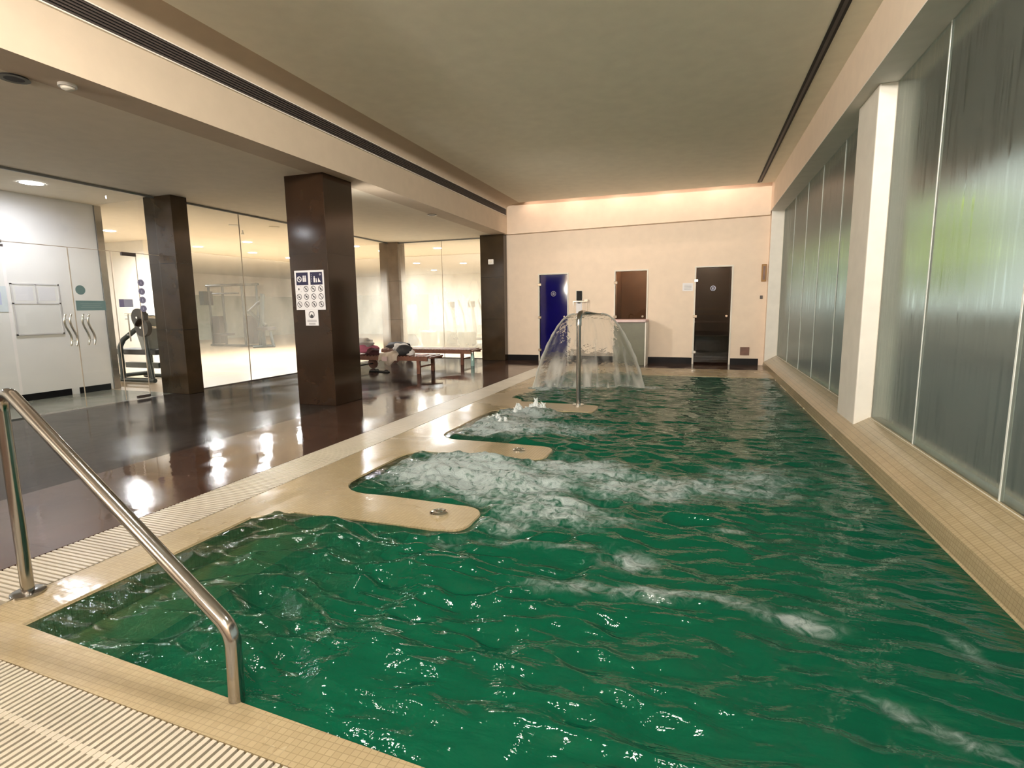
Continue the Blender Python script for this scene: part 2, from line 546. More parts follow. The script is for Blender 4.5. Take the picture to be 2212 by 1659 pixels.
M['cloth_beige'] = simple('beige_towel', (0.62, 0.53, 0.45), 0.95, noise=0.1, bump=0.5, bscale=120)
M['cloth_dark'] = simple('charcoal_cloth', (0.030, 0.028, 0.030), 0.8, noise=0.2, bump=0.4)
M['pale_pink'] = simple('pale_pink_paper', (0.72, 0.55, 0.55), 0.7)
M['bottle'] = simple('teal_bottle', (0.24, 0.40, 0.37), 0.15)
M['leaf'] = simple('leaf_green', (0.42, 0.55, 0.12), 0.6, noise=0.35, nscale=3)
M['leaf_dark'] = simple('leaf_dark', (0.035, 0.055, 0.022), 0.7, noise=0.35, nscale=3)
M['paving'] = simple('grey_paving', (0.12, 0.125, 0.115), 0.8, noise=0.1)
M['eave'] = simple('eave_render', (0.17, 0.15, 0.12), 0.85)
M['bark'] = simple('bark', (0.10, 0.07, 0.05), 0.9, noise=0.3)

# ------------------------------------------------------------------ mesh helpers
WL = {}   # world position of every object made here


class MB:
    def __init__(s):
        s.v, s.f = [], []

    def add(s, vs, fs):
        o = len(s.v)
        s.v += [tuple(v) for v in vs]
        s.f += [tuple(i + o for i in f) for f in fs]
        return s

    def box(s, x0, x1, y0, y1, z0, z1):
        return s.add([(x0, y0, z0), (x1, y0, z0), (x1, y1, z0), (x0, y1, z0), (x0, y0, z1), (x1, y0, z1), (x1, y1, z1), (x0, y1, z1)],
                     [(0, 3, 2, 1), (4, 5, 6, 7), (0, 1, 5, 4), (1, 2, 6, 5), (2, 3, 7, 6), (3, 0, 4, 7)])

    def quad(s, a, b, c, d):
        return s.add([a, b, c, d], [(0, 1, 2, 3)])

    def tube(s, pts, r, n=12, flat=1.0):
        pts = [Vector(p) for p in pts]
        rs = r if isinstance(r, (list, tuple)) else [r] * len(pts)
        prev = None
        rings = []
        for i, p in enumerate(pts):
            t = (pts[min(i + 1, len(pts) - 1)] - pts[max(i - 1, 0)]).normalized()
            if prev is None:
                a = Vector((0, 0, 1)) if abs(t.z) < 0.9 else Vector((1, 0, 0))
                u = t.cross(a).normalized()
            else:
                u = (prev - t * prev.dot(t)).normalized()
            prev = u
            w = t.cross(u)
            rings.append([p + (u * math.cos(2 * math.pi * k / n) + w * math.sin(2 * math.pi * k / n) * flat) * rs[i] for k in range(n)])
        vs = [v for r_ in rings for v in r_]
        fs = []
        for i in range(len(rings) - 1):
            for k in range(n):
                fs.append((i * n + k, i * n + (k + 1) % n, (i + 1) * n + (k + 1) % n, (i + 1) * n + k))
        fs.append(tuple(range(n))[::-1])
        fs.append(tuple((len(rings) - 1) * n + k for k in range(n)))
        return s.add(vs, fs)

    def prism(s, poly, fn, t0, t1):
        """poly of (u, v); fn(u, v, t) -> point."""
        n = len(poly)
        vs = [fn(u, v, t0) for u, v in poly] + [fn(u, v, t1) for u, v in poly]
        fs = [tuple(range(n)), tuple(range(2 * n - 1, n - 1, -1))]
        for i in range(n):
            j = (i + 1) % n
            fs.append((i, i + n, j + n, j))
        return s.add(vs, fs)

    def ring(s, cu, cv, r0, r1, fn, t, n=24, a0=0.0, a1=2 * math.pi):
        full = abs(a1 - a0 - 2 * math.pi) < 1e-6
        k = n if full else n + 1
        vs, fs = [], []
        for i in range(k):
            a = a0 + (a1 - a0) * i / n
            vs.append(fn(cu + r0 * math.cos(a), cv + r0 * math.sin(a), t))
            vs.append(fn(cu + r1 * math.cos(a), cv + r1 * math.sin(a), t))
        for i in range(n):
            j = (i + 1) % k
            fs.append((2 * i, 2 * i + 1, 2 * j + 1, 2 * j))
        return s.add(vs, fs)

    def disc(s, cu, cv, r, fn, t, n=24):
        return s.add([fn(cu + r * math.cos(2 * math.pi * i / n), cv + r * math.sin(2 * math.pi * i / n), t) for i in range(n)], [tuple(range(n))])

    def blob(s, c, rx, ry, rz, seed=0, amp=0.25, n=14, freq=3.0, floor=None):
        rnd = random.Random(seed)
        ph = [(rnd.uniform(0, 6.28), rnd.uniform(.6, 1.4) * freq, Vector((rnd.uniform(-1, 1), rnd.uniform(-1, 1), rnd.uniform(-1, 1))).normalized()) for _ in range(7)]
        vs, fs = [], []
        m = n * 2
        for i in range(n + 1):
            th = math.pi * i / n
            for k in range(m):
                a = 2 * math.pi * k / m
                d = Vector((math.sin(th) * math.cos(a), math.sin(th) * math.sin(a), math.cos(th)))
                q = 1 + amp * sum(math.sin(p + f * d.dot(w) * 2) for p, f, w in ph) / 4
                z = c[2] + d.z * rz * q
                if floor is not None:
                    z = max(z, floor)
                vs.append((c[0] + d.x * rx * q, c[1] + d.y * ry * q, z))
        for i in range(n):
            for k in range(m):
                fs.append((i * m + k, (i + 1) * m + k, (i + 1) * m + (k + 1) % m, i * m + (k + 1) % m))
        return s.add(vs, fs)

    def build(s, name, mat, parent=None, smooth=False, bevel=0.0, merge=True):
        base = WL.get(parent.name, Vector()) if parent else Vector()
        me = bpy.data.meshes.new(name)
        me.from_pydata([Vector(v) - base for v in s.v], [], s.f)
        if merge:
            bm = bmesh.new()
            bm.from_mesh(me)
            bmesh.ops.remove_doubles(bm, verts=bm.verts, dist=1e-5)
            bmesh.ops.recalc_face_normals(bm, faces=bm.faces)
            bm.to_mesh(me)
            bm.free()
        me.materials.append(mat)
        o = bpy.data.objects.new(name, me)
        COL.objects.link(o)
        if parent:
            o.parent = parent
        WL[o.name] = base.copy()
        if smooth:
            for p in me.polygons:
                p.use_smooth = True
            try:
                me.set_sharp_from_angle(angle=math.radians(42))
            except Exception:
                pass
        if bevel > 0:
            b = o.modifiers.new('edge', 'BEVEL')
            b.width = bevel
            b.segments = 2
            b.limit_method = 'ANGLE'
        return o


def tag(o, label, cat, group=None):
    o['label'] = label
    o['category'] = cat
    if group:
        o['group'] = group
    return o


def struct(o):
    o['kind'] = 'structure'
    return o


def thing(name, loc, label, cat, group=None):
    o = bpy.data.objects.new(name, None)
    o.empty_display_size = 0.1
    COL.objects.link(o)
    o.location = loc
    WL[o.name] = Vector(loc)
    return tag(o, label, cat, group)


def copy_tree(o, parent=None):
    c = o.copy()
    COL.objects.link(c)
    c.parent = parent
    for ch in list(o.children):
        copy_tree(ch, c)
    return c


def B(name, mat, *boxes, parent=None, bevel=0.0):
    m = MB()
    for b in boxes:
        m.box(*b)
    return m.build(name, mat, parent, bevel=bevel)


XZ = lambda y0: (lambda u, v, t: (u, y0 - t, v))       # faces -Y
YZ = lambda x0: (lambda u, v, t: (x0 + t, u, v))       # faces +X
XY = lambda z0: (lambda u, v, t: (u, v, z0 + t))

# ------------------------------------------------------------------ the shell of the room
BY = 12.45        # back wall
LC = 2.99         # low ceiling
MC = 3.62         # pool ceiling
NY = -3.6         # wall behind the camera
NEAR = lambda x: 1.285 - 0.052 * (x + 2.62)      # near water edge

struct(B('floor_deck', M['deck'], (-7.8, -4.5, NY, 12.66, -0.3, 0)))
struct(B('floor_tile', M['brown_tile'], (-4.5, -3.27, NY, BY, -0.3, 0.0), (-3.27, 1.52, 11.43, BY, -0.3, 0.0), (-3.27, 1.52, NY, 0.30, -0.3, 0.0)))
struct(B('floor_corridor', M['corridor'], (-9.3, -7.8, NY, 6.2, -0.3, 0)))
struct(B('floor_gym', M['gymfloor'], (-21.2, -7.8, 6.2, 24.6, -0.3, 0), (-7.8, -5.0, 12.66, 24.6, -0.3, 0)))

struct(B('ceiling_pool', M['ceiling'], (-3.95, 1.52, NY, 11.95, MC, MC + 0.06)))
struct(B('ceiling_roof', M['plaster'], (-4.9, 1.9, NY - 0.1, 12.8, 4.0, 4.1)))
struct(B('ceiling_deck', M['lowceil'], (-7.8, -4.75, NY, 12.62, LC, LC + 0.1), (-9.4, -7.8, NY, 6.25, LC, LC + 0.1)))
struct(B('ceiling_gym', M['gymceil'], (-21.2, -7.8, 6.25, 24.6, LC - 0.005, LC + 0.1), (-7.8, -5.0, 12.62, 24.6, LC - 0.005, LC + 0.1)))
struct(B('ceiling_gym_margin', M['plaster_cream'], (-21.2, -13.9, 6.3, 24.6, LC - 0.03, LC - 0.008), (-13.9, -5.0, 16.0, 24.6, LC - 0.03, LC - 0.008)))

# beam along the deck with its plaster cove
bm_ = MB()
prof = [(-4.75, LC), (-4.37, LC), (-4.37, 3.585)]
for k in range(7):
    a = math.radians(90 * k / 6)
    prof.append((-4.37 + 0.42 * (1 - math.cos(a)), 3.585 + 0.085 * math.sin(a)))
prof += [(-3.90, 3.69), (-3.90, 4.0), (-4.75, 4.0)]
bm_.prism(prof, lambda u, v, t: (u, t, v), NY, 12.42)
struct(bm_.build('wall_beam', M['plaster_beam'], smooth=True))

# soffit at the back, sagging a little to the left
sf = MB()
y0, y1 = 12.30, BY + 0.1
sf.add([(-4.37, y0, 2.985), (1.27, y0, 3.065), (1.27, y1, 3.065), (-4.37, y1, 2.985), (-4.37, y0, 4.0), (1.27, y0, 4.0), (1.27, y1, 4.0), (-4.37, y1, 4.0)],
       [(0, 3, 2, 1), (4, 5, 6, 7), (0, 1, 5, 4), (1, 2, 6, 5), (2, 3, 7, 6), (3, 0, 4, 7)])
struct(sf.build('wall_soffit', M['plaster']))

# back wall with three openings
DO = {'blue': (-3.62, -2.945, 2.03), 'bronze': (-1.835, -1.145, 2.05), 'smoke': (-0.112, 0.602, 2.075)}
wb = MB()
xs = [-4.44]
for a, b, t in DO.values():
    xs += [a, b]
xs.append(1.52)
for i in range(0, len(xs), 2):
    wb.box(xs[i], xs[i + 1], BY, BY + 0.18, 0, 3.4)
for a, b, t in DO.values():
    wb.box(a, b, BY, BY + 0.18, t, 3.4)
struct(wb.build('wall_back', M['plaster']))
sk = MB()
for i in range(0, len(xs), 2):
    sk.box(xs[i] + (0.0 if i == 0 else 0.035), min(xs[i + 1] - 0.035, 1.19), BY - 0.015, BY, 0, 0.135)
struct(sk.build('baseboard_back', M['skirting']))
# small rooms behind the glass doors
nb = MB()
nb.box(-1.95, -1.0, 13.6, 13.7, 0, 2.4).box(-1.95, -1.85, BY + .18, 13.6, 0, 2.4).box(-1.13, -1.0, BY + .18, 13.6, 0, 2.4).box(-1.95, -1.0, BY + .18, 13.7, 2.4, 2.5)
struct(nb.build('wall_shower_room', simple('tan_stone_wall', (0.22, 0.15, 0.10), 0.5, noise=0.25, nscale=4)))
nb = MB()
nb.box(-0.5, 1.0, 14.3, 14.4, 0, 2.4).box(-0.6, -0.5, BY + .18, 14.4, 0, 2.4).box(0.9, 1.0, BY + .18, 14.3, 0, 2.4).box(-0.6, 1.0, BY + .18, 14.4, 2.4, 2.5)
struct(nb.build('wall_sauna_room', M['brown_wood']))
for x_, y_, e_ in ((-1.3, 12.9, 26), (.25, 13.3, 24)):  # unseen fill lights, added to lighten the cabins behind the tinted doors
    L = bpy.data.lights.new('cabin_fill', 'POINT')
    L.energy = e_
    L.color = (1.0, .85, .68)
    L.shadow_soft_size = .08
    lo = bpy.data.objects.new('cabin_fill', L)
    COL.objects.link(lo)
    lo.location = (x_, y_, 2.25)
struct(B('floor_cabins', M['brown_tile'], (-3.8, 1.1, BY, 14.4, -0.2, 0)))

# wall behind the camera and the far ends of the deck
struct(B('wall_near', M['plaster'], (-9.4, 1.9, NY - 0.15, NY, 0, 4.0)))
struct(B('wall_corridor', M['plaster_white'], (-9.45, -9.3, NY, 6.27, 0, LC)))
struct(B('baseboard_corridor', M['skirting'], (-9.3, -9.285, 5.74, 6.22, 0.0, 0.10), (-9.3, -9.285, NY, 5.62, 0.0, 0.10)))
struct(B('wall_gym_left', M['plaster_cream'], (-21.3, -21.2, 6, 24.6, 0, LC)))
struct(B('wall_gym_far', M['plaster_cream'], (-21.2, -4.9, 24.6, 24.7, 0, LC)))
struct(B('wall_gym_near', M['plaster_cream'], (-21.2, -9.45, 6.0, 6.1, 0, LC)))
struct(B('wall_gym_right', M['plaster_cream'], (-5.0, -4.9, 12.84, 24.6, 0, LC)))
struct(B('wall_gym_pier', M['plaster_cream'], (-14.5, -12.67, 9.6, 9.8, 0, LC)))
struct(B('wall_gym_lower_band', simple('grey_green_panel', (0.42, 0.46, 0.40), 0.25, noise=0.08), (-21.2, -21.17, 12.5, 24.6, 0.0, 2.0), (-21.2, -13.0, 24.57, 24.6, 0.0, 2.0)))
struct(B('baseboard_gym_far', simple('pale_grey_skirting', (0.55, 0.52, 0.47), 0.5), (-13.0, -5.0, 24.57, 24.6, 0.0, 0.45)))

# right wall: lintel, jambs, sloping tiled sill
RX, GX = 1.27, 1.52
rw = MB()
rw.box(RX, 1.72, NY, BY, 3.14, 4.0)
rw.box(RX + 0.02, 1.72, 12.28, BY + 0.18, 0.0, 3.14)
rw.box(1.56, 1.72, NY, 12.28, -0.3, 0.2)
rw.box(RX, 1.72, NY, -1.4, 0, 3.14)
struct(rw.build('wall_right', M['plaster']))
rv = MB()
rv.box(RX, 1.56, -1.4, 12.28, 3.132, 3.14)
rv.box(RX + 0.02, 1.56, 12.272, 12.28, 0.06, 3.132)
struct(rv.build('trim_1', M['sill']))
struct(B('wall_pillar', M['sill'], (1.385, 1.70, 5.69, 6.33, 0.1, 3.134), bevel=0.012))
sl = MB()
sl.prism([(1.245, -1.3), (1.255, -0.03), (1.275, 0.085), (1.30, 0.10), (GX, 0.232), (1.62, 0.232), (1.62, -1.3)], lambda u, v, t: (u, t, v), 0.30, 12.28)
struct(sl.build('trim_2', M['mosaic_side'], smooth=True))

# windows: butt-jointed panes
def window(name, ys):
    w = thing(name, (GX + 0.012, ys[0], 0.22), 'x', 'window')
    del w['label'], w['category']
    struct(w)
    for a, b in zip(ys, ys[1:]):
        B('pane', M['frost'], (GX, GX + 0.024, a + 0.004, b - 0.004, 0.226, 3.136), parent=w)
    for y in ys[1:-1]:
        B('seam', M['seam'], (GX - 0.003, GX + 0.027, y - 0.007, y + 0.007, 0.226, 3.136), parent=w)
    B('frame', M['frame_white'], (GX - 0.012, GX + 0.03, ys[0], ys[-1], 0.208, 0.228), (GX - 0.004, GX + 0.03, ys[0], ys[0] + 0.02, 0.2, 3.136), (GX - 0.004, GX + 0.03, ys[-1] - 0.02, ys[-1], 0.2, 3.136), parent=w)


window('window_1', [-1.4, -0.2, 1.0, 2.2, 3.403, 4.642, 5.70])
window('window_2', [6.32, 7.415, 8.60, 9.69, 10.9, 12.27])

# ------------------------------------------------------------------ pool
def arc(cx, cy, r, a0, a1, n=6):
    return [(cx + r * math.cos(math.radians(a0 + (a1 - a0) * i / n)), cy + r * math.sin(math.radians(a0 + (a1 - a0) * i / n))) for i in range(n + 1)]


def bench(y0, y1, tip):
    """outline of a tiled bench that juts out from the left coping, going up in y"""
    r = 0.13
    return ([(-2.42, y0 - 0.03)] + arc(tip - r, y0 + r, r, -90, 0) + arc(tip - r, y1 - r, r, 0, 90) + [(-2.0, y1 + 0.02)])


outline = [(-2.62, NEAR(-2.62)), (-2.62, 2.50)]
outline += bench(2.68, 3.07, -1.26)
outline += arc(-2.18, 3.35, 0.27, 270, 180) + arc(-2.25, 4.0, 0.2, 180, 110)
outline += bench(4.24, 4.68, -1.22)
outline += arc(-2.2, 4.95, 0.26, 270, 180) + arc(-2.25, 6.1, 0.2, 180, 110)
outline += bench(6.42, 6.90, -1.20)
outline += [(-2.40, 7.1), (-2.40, 10.30), (1.26, 10.32), (1.26, NEAR(1.26))]
WZ = -0.018

bmp = bmesh.new()
def loop(pts, z):
    vs = [bmp.verts.new((x, y, z)) for x, y in pts]
    es = [bmp.edges.new((vs[i], vs[(i + 1) % len(vs)])) for i in range(len(vs))]
    return vs, es
ov, oe = loop([(-2.87, 1.34), (-2.87, 10.85), (-3.27, 10.85), (-3.27, 11.43), (1.262, 11.43), (1.262, 0.985), (-3.27, 1.135), (-3.27, 1.36)], 0.0)
iv, ie = loop(outline, -0.006)
bmesh.ops.triangle_fill(bmp, edges=oe + ie, use_beauty=True)
lv = [bmp.verts.new((v.co.x + (0.008 if v.co.x < 0 else -0.008), v.co.y + 0.0, -0.016)) for v in iv]
bv = [bmp.verts.new((v.co.x, v.co.y, -1.25)) for v in lv]
ovb = [bmp.verts.new((v.co.x, v.co.y, -0.3)) for v in ov]
for A_, B_ in ((iv, lv), (lv, bv), (ov, ovb)):
    for i in range(len(A_)):
        j = (i + 1) % len(A_)
        bmp.faces.new((A_[i], A_[j], B_[j], B_[i]))
bmesh.ops.recalc_face_normals(bmp, faces=bmp.faces)
me = bpy.data.meshes.new('pool_coping')
bmp.to_mesh(me)
bmp.free()
me.materials.append(M['mosaic'])
pc = bpy.data.objects.new('pool_coping', me)
COL.objects.link(pc)
struct(pc)
WL[pc.name] = Vector()
struct(B('pool_basin', M['mosaic'], (-3.0, 1.3, 0.6, 10.6, -1.4, -1.25)))
st = MB()
for k, (x1, z) in enumerate(((-2.25, -0.16), (-1.88, -0.40), (-1.52, -0.64), (-1.16, -0.88))):
    st.box(-2.7, x1, 1.0, 2.66, -1.25, z)
st.box(-2.45, -1.75, 3.05, 4.26, -1.25, -0.42).box(-2.45, -1.75, 4.66, 6.45, -1.25, -0.42)
struct(st.build('pool_steps', M['mosaic']))


# --- the water
def _hash(ix, iy, seed):
    n = (ix * 374761393 + iy * 668265263 + seed * 974634777) & 0xFFFFFFFF
    n = ((n ^ (n >> 13)) * 1274126177) & 0xFFFFFFFF
    return ((n ^ (n >> 16)) & 0xFFFF) / 65535.0 * 2 * math.pi


def perlin(x, y, seed=0):
    ix, iy = np.floor(x).astype(np.int64), np.floor(y).astype(np.int64)
    fx, fy = x - ix, y - iy
    u, v = fx ** 3 * (fx * (fx * 6 - 15) + 10), fy ** 3 * (fy * (fy * 6 - 15) + 10)
    def g(dx, dy):
        a = _hash(ix + dx, iy + dy, seed)
        return np.cos(a) * (fx - dx) + np.sin(a) * (fy - dy)
    n0 = g(0, 0) * (1 - u) + g(1, 0) * u
    n1 = g(0, 1) * (1 - u) + g(1, 1) * u
    return (n0 * (1 - v) + n1 * v) * 1.5


def fbm(x, y, seed, octs=4, gain=0.5):
    s, a, t = 0, 1.0, 0
    for o in range(octs):
        s = s + a * perlin(x * 2 ** o, y * 2 ** o, seed + o * 17)
        t += a
        a *= gain
    return s / t


def ell(x, y, cx, cy, rx, ry, rot=0.0):
    c, s = math.cos(math.radians(rot)), math.sin(math.radians(rot))
    dx, dy = x - cx, y - cy
    return np.exp(-(((dx * c + dy * s) / rx) ** 2 + ((-dx * s + dy * c) / ry) ** 2))


NX, NYY = 250, 540
wx = np.linspace(-2.68, 1.30, NX)
# finer rows near the camera
tt = np.linspace(0, 1, NYY)
wy = 0.98 + (10.36 - 0.98) * (0.45 * tt + 0.55 * tt ** 2)
X, Y = np.meshgrid(wx, wy)
qx = X + 0.12 * fbm(X * 1.3, Y * 1.3, 5, 3)
qy = Y + 0.12 * fbm(X * 1.3 + 9, Y * 1.3, 6, 3)
rid = lambda n: 1 - 2 * np.abs(n)
agit = 0.45 + 0.9 * ell(X, Y, -1.2, 3.8, 1.6, 1.5) + 0.6 * ell(X, Y, -1.6, 5.8, 1.2, 1.3) + 0.5 * ell(X, Y, -1.5, 8.3, 1.6, 1.2) + 1.0 * ell(X, Y, -1.6, 1.9, 1.5, 0.9)
Z = 0.020 * fbm(qx * 1.6 + 3, qy * 2.4, 11, 2) + 0.013 * rid(fbm(qx * 2.6, qy * 4.2, 21, 2)) + 0.012 * fbm(qx * 3.6, qy * 11, 31, 2)
Z = Z * agit * 1.7
edge = np.clip((X + 2.62) / 0.12, 0, 1) * np.clip((1.26 - X) / 0.1, 0, 1) * np.clip((10.3 - Y) / 0.1, 0, 1) * np.clip((Y - NEAR(X)) / 0.12, 0, 1)
onb = 0
for y0, y1, tip in ((2.68, 3.07, -1.26), (4.24, 4.68, -1.22), (6.42, 6.90, -1.20)):
    inside = np.clip(((tip + 0.06) - X) / 0.1, 0, 1) * np.clip((Y - y0 + 0.08) / 0.1, 0, 1) * np.clip((y1 + 0.08 - Y) / 0.1, 0, 1)
    onb = np.maximum(onb, inside)
left = np.clip((-2.30 - X) / 0.1, 0, 1) * np.clip((Y - 2.6) / 0.1, 0, 1) * np.clip((7.2 - Y) / 0.1, 0, 1)
onb = np.maximum(onb, left)
Z = Z * edge * (1 - 0.8 * onb)
# boiling water over the air jets
bump1 = 0
for cx, cy, rx, ry, a in ((-1.95, 3.62, .30, .25, .075), (-1.55, 3.95, .28, .2, .065), (-2.0, 4.08, .2, .15, .05), (-1.25, 3.62, .3, .2, .05), (-1.85, 6.25, .2, .18, .06), (-2.15, 5.5, .22, .25, .065), (-1.75, 5.2, .22, .2, .04), (-0.9, 3.35, .25, .2, .03), (-0.75, 3.95, .3, .15, .025)):
    bump1 = bump1 + a * ell(X, Y, cx, cy, rx, ry)
Z = Z + bump1 * (0.75 + 0.9 * fbm(X * 5, Y * 6, 41, 3)) * (1 - 0.7 * onb)
Zw = WZ + Z
Zw = np.where(onb > 0.3, np.minimum(Zw, -0.014), Zw)
FO = [(-1.75, 3.72, .55, .45, 0, 1.15), (-1.2, 3.55, .45, .38, 0, .95), (-0.85, 4.05, .55, .32, 0, .85), (-0.35, 3.75, .55, .30, 8, .66), (0.1, 3.9, .65, .22, 4, .55),
      (0.42, 4.25, .38, .32, 0, .52), (-0.85, 3.15, .4, .26, 0, .72), (-1.05, 2.85, .2, .12, 0, .5), (-0.5, 3.1, .35, .16, 10, .34),
      (-1.95, 5.35, .5, .45, 0, 1.1), (-1.95, 6.1, .4, .35, 0, 1.1), (-1.3, 5.45, .5, .35, 0, .62),
      (-0.30, 2.60, .16, .14, 0, .55), (-0.55, 2.26, .22, .07, 10, .52), (-0.15, 2.31, .26, .07, 8, .50), (0.15, 2.34, .2, .06, -4, .5), (0.40, 2.29, .17, .06, 0, .62), (-0.55, 2.68, .2, .05, 20, .36), (-0.95, 2.62, .3, .08, 5, .36), (-1.35, 2.5, .3, .07, 5, .22),
      (0.2, 3.15, .12, .06, 20, .42), (0.72, 1.8, .28, .05, -30, .40), (0.98, 2.28, .05, .16, 12, .34), (0.55, 3.3, .3, .05, -15, .22),
      (-2.35, 8.2, .22, .3, 0, .95), (-1.9, 8.45, .4, .14, 0, .55), (-1.4, 8.7, .4, .15, 0, .55), (-0.85, 8.65, .3, .2, 0, .8), (0.9, 7.6, .22, .7, 0, .34), (0.95, 6.3, .15, .3, 0, .3)]
foam = 0
for cx, cy, rx, ry, rot, s in FO:
    foam = np.maximum(foam, s * ell(X, Y, cx, cy, rx, ry, rot))
foam = np.clip(foam * (1.05 + 0.85 * fbm(qx * 3.0, qy * 4.5, 61, 4)) * 1.15, 0, 1.2) * (1 - 0.85 * onb)
dep = np.full_like(X, 1.2)
for x1, d in ((-1.16, .85), (-1.52, .61), (-1.88, .37), (-2.25, .13)):
    dep = np.where((X < x1) & (Y < 2.7), d, dep)
for a, b in ((3.05, 4.26), (4.66, 6.45)):
    dep = np.where((X < -1.75) & (Y > a) & (Y < b), .4, dep)
dep = dep * (1 - onb)
for _ in range(6):
    d2 = dep.copy()
    d2[1:-1, 1:-1] = (dep[1:-1, 1:-1] * 2 + dep[:-2, 1:-1] + dep[2:, 1:-1] + dep[1:-1, :-2] + dep[1:-1, 2:]) / 6
    dep = d2
murk = 1 - np.exp(-dep * 3.4)
me = bpy.data.meshes.new('pool_water')
vs = np.stack([X.ravel(), Y.ravel(), Zw.ravel()], 1)
idx = np.arange(NX * NYY).reshape(NYY, NX)
qf = np.stack([idx[:-1, :-1].ravel(), idx[:-1, 1:].ravel(), idx[1:, 1:].ravel(), idx[1:, :-1].ravel()], 1)
me.from_pydata(vs.tolist(), [], qf.tolist())
for nm, arr in (('foam', foam), ('murk', murk)):
    at_ = me.attributes.new(nm, 'FLOAT', 'POINT')
    at_.data.foreach_set('value', arr.ravel().astype(np.float32))
me.polygons.foreach_set('use_smooth', [True] * len(me.polygons))
me.materials.append(M['water'])
wo = bpy.data.objects.new('pool_water', me)
COL.objects.link(wo)
wo['kind'] = 'stuff'
tag(wo, 'green rippling pool water with white foam over the air jets', 'water')
WL[wo.name] = Vector()

# --- overflow gratings
def grating(name, label, x0, x1, y0, y1, along, pitch, bars):
    g = thing(name, ((x0 + x1) / 2, (y0 + y1) / 2, -0.05), label, 'grating', 'overflow gratings round the pool')
    B('channel', M['gutter'], (x0, x1, y0, y1, -0.12, -0.06), parent=g)
    s = MB()
    if along == 'x':       # slats run along x, stacked in y
        n = int((y1 - y0) / pitch)
        for i in range(n):
            y = y0 + (i + 0.5) * pitch
            s.box(x0 + 0.004, x1 - 0.004, y - pitch * 0.30, y + pitch * 0.30, -0.03, 0.001)
    else:
        n = int((x1 - x0) / pitch)
        for i in range(n):
            x = x0 + (i + 0.5) * pitch
            s.box(x - pitch * 0.30, x + pitch * 0.30, y0 + 0.004, y1 - 0.004, -0.03, 0.001)
    s.build('slats', M['grate'], g)
    b = MB()
    for q in bars:
        if along == 'x':
            b.box(q - 0.010, q + 0.010, y0, y1, -0.03, -0.001)
        else:
            b.box(x0, x1, q - 0.010, q + 0.010, -0.03, -0.001)
    b.build('tie_bar', M['grate'], g)
    return g


struct(B('trim_3', M['gutter'], (-3.28, 1.27, 0.30, 1.12, -0.3, -0.12), (-3.28, -2.86, 1.3, 10.86, -0.3, -0.12)))
grating('gutter_grating', 'long cream slatted overflow grating between the brown floor and the pool edge', -3.265, -2.874, 1.365, 10.84, 'x', 0.027, [])
# the near edge runs slightly askew, so its grating is turned with it
g2 = grating('gutter_grating', 'wide cream slatted grating in front of the handrail, at the near pool end', -3.27, 1.25, 0.30, 1.06, 'y', 0.027, [0.90, 0.48])
g2.rotation_euler.z = -0.033

# ------------------------------------------------------------------ pool handrail
hr = thing('handrail', (-2.875, 1.452, 0), 'bent stainless steel handrail running from the pool edge down into the water', 'handrail')
A0, A1, A2, A3 = Vector((-2.875, 1.452, 0.0)), Vector((-2.865, 1.45, 0.985)), Vector((-1.40, 1.226, 0.245)), Vector((-1.435, 1.232, -0.62))
def fillet(a, b, c, r, n=8):
    u, w = (a - b).normalized(), (c - b).normalized()
    ang = u.angle(w)
    d = r / math.tan(ang / 2)
    p0, p1 = b + u * d, b + w * d
    cen = b + (u + w).normalized() * (r / math.sin(ang / 2))
    out = []
    for i in range(n + 1):
        t = i / n
        v = (p0 - cen).normalized().slerp((p1 - cen).normalized(), t)
        out.append(cen + v * r)
    return out
path = [A0] + fillet(A0, A1, A2, 0.085) + fillet(A1, A2, A3, 0.085) + [A3]
MB().tube(path, 0.0255, 20).build('rail_tube', M['steel'], hr, smooth=True)
MB().tube([(-2.875, 1.452, 0.0), (-2.875, 1.452, 0.008), (-2.875, 1.452, 0.014)], [0.066, 0.066, 0.052], 28).build('base_flange', M['steel'], hr, smooth=True)
MB().tube([(-1.433, 1.231, -0.065), (-1.433, 1.231, -0.045), (-1.433, 1.231, -0.02)], [0.036, 0.036, 0.030], 20).build('socket_collar', simple('wet_steel', (0.18, 0.24, 0.21), 0.15, metal=1.0), hr, smooth=True)

# ------------------------------------------------------------------ jet nozzles on the benches
for x, y, lb in ((-1.51, 2.90, 'round chrome outlet set in the tip of the bench nearest the handrail'), (-1.50, 4.47, 'round chrome outlet set in the middle pool bench')):
    jn = thing('floor_outlet', (x, y, -0.006), lb, 'outlet')
    MB().tube([(x, y, -0.02), (x, y, 0.004), (x, y, 0.010)], [0.058, 0.058, 0.048], 24).build('ring', M['chrome'], jn, smooth=True)
    MB().tube([(x, y, 0.008), (x, y, 0.016), (x, y, 0.022)], [0.026, 0.026, 0.016], 16).build('cap', M['chrome'], jn, smooth=True)

